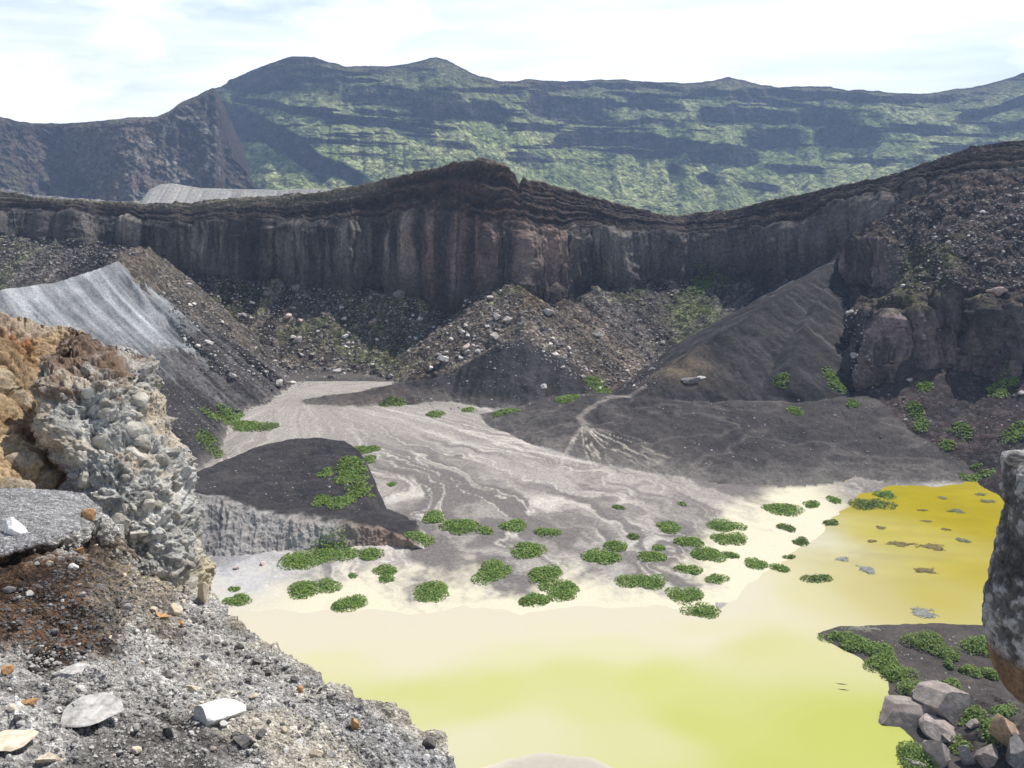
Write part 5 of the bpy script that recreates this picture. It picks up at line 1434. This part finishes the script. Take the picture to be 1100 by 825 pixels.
for a in [(995, 614, 18, 5, 'brown weed raft with a ragged tail in the yellow lake, largest of its kind', BR), (930, 613, 15, 7, 'blue-grey weed raft on the cream shallows', BLg), (904, 601, 16, 4, 'thin grey weed raft left of the blue-grey one', BLg),
          (990, 659, 24, 8, 'broad pale grey weed raft near the dark spit', BLg), (1025, 549, 14, 4, 'brown-green weed raft far out in the yellow water', GR), (1034, 581, 13, 4, 'dark green weed raft in the middle of the yellow water', GR),
          (945, 567, 12, 3, 'brown weed streak on the left of the yellow water', BR), (965, 585, 20, 4, 'long brown weed streak in the middle of the yellow water', BR), (1000, 588, 22, 5, 'sparse brown weed patch right of the long streak', BR),
          (1013, 535, 7, 1.5, 'short weed streak near the far shore', GR), (1060, 538, 18, 2, 'long thin weed streak near the far shore', GR), (1053, 531, 6, 1.5, 'tiny weed tuft near the far shore', GR),
          (990, 548, 8, 1.5, 'small brown weed streak left of the brown-green raft', BR), (1018, 569, 6, 2, 'tiny brown weed patch above the dark green raft', BR), (996, 560, 8, 1.5, 'tiny brown weed streak in midlake', BR),
          (925, 676, 36, 4, 'grey weed fringe along the tip of the dark spit', (.22, .22, .17)), (938, 582, 10, 2, 'short brown weed streak at the cream side', BR)]:
    weed(*a)

# sticks in the lake
for a, b, lab in [(904, 735, 'upper thin stick floating in the yellow lake'), (906, 741, 'lower thin stick floating in the yellow lake')]:
    c = pixz(a, b); n = 9
    th_ = np.linspace(0, 2 * np.pi, 7)[:-1]; tt_ = np.linspace(-1, 1, n)
    V = np.zeros((n, 6, 3))
    V[..., 0] = (tt_ * 0.55)[:, None]; V[..., 1] = -0.35 * (tt_ * 0.55)[:, None] + 0.05 * np.sin(tt_ * 3)[:, None] + 0.045 * np.cos(th_)[None] * (1.1 - np.abs(tt_))[:, None]
    V[..., 2] = 0.03 + 0.045 * np.sin(th_)[None] * (1.1 - np.abs(tt_))[:, None]
    idx = np.arange(n * 6).reshape(n, 6); idx = np.concatenate([idx, idx[:, :1]], 1)
    F = np.stack([idx[:-1, :-1], idx[1:, :-1], idx[1:, 1:], idx[:-1, 1:]], -1).reshape(-1, 4)
    o = obj('stick', mesh_np('stick', V.reshape(-1, 3), F), M_STONE_D); o.location = c
    tag(o, lab, 'stick', 'sticks in the lake')

# ---- everything that was aimed by ray is made now
for vs, fs, cs, c, lab, cat, grp, nm in shrubs:
    o = obj(nm, mesh_np(nm, vs, fs, cs, flat=True), M_LEAF)
    o.location = c
    tag(o, lab, cat, grp)
for me, loc, s, hr, lab, rz, tx, ty in shore_rocks:
    o = bpy.data.objects.new('boulder', me); C.objects.link(o)
    o.scale = (s, s, s); o.location = loc + Vector((0, s * 0.3, s * hr * 0.45)); o.rotation_euler = (tx, ty, rz)
    tag(o, lab, 'boulder', 'boulders at the near lake shore')
stone_mass(pil_pts, 'stone_crust', M_PCRUST, None, 2, 0.16, bpy.data.objects['rock_pillar'])
for pts, nm, mat, lab, sub in mass_jobs:
    stone_mass(pts, nm, mat, lab, sub)
flush()

# ================================================================== HAZE
hb = 2000.0
hv = [(-hb, -300, -4), (hb, -300, -4), (hb, 2200, -4), (-hb, 2200, -4), (-hb, -300, 420), (hb, -300, 420), (hb, 2200, 420), (-hb, 2200, 420)]
hf = [(3, 2, 1, 0), (4, 5, 6, 7), (0, 1, 5, 4), (1, 2, 6, 5), (2, 3, 7, 6), (3, 0, 4, 7)]
mh = bpy.data.materials.new('haze'); mh.use_nodes = True
t = mh.node_tree; t.nodes.remove(t.nodes['Principled BSDF'])
pv = t.nodes.new('ShaderNodeVolumePrincipled')
pv.inputs['Color'].default_value = (0.46, 0.64, 1.0, 1)
pv.inputs['Density'].default_value = 0.00021
pv.inputs['Anisotropy'].default_value = 0.2
t.links.new(pv.outputs[0], t.nodes['Material Output'].inputs['Volume'])
hz_o = obj('haze', mesh_np('haze', np.array(hv), np.array(hf)), mh)
tag(hz_o, kind='stuff')
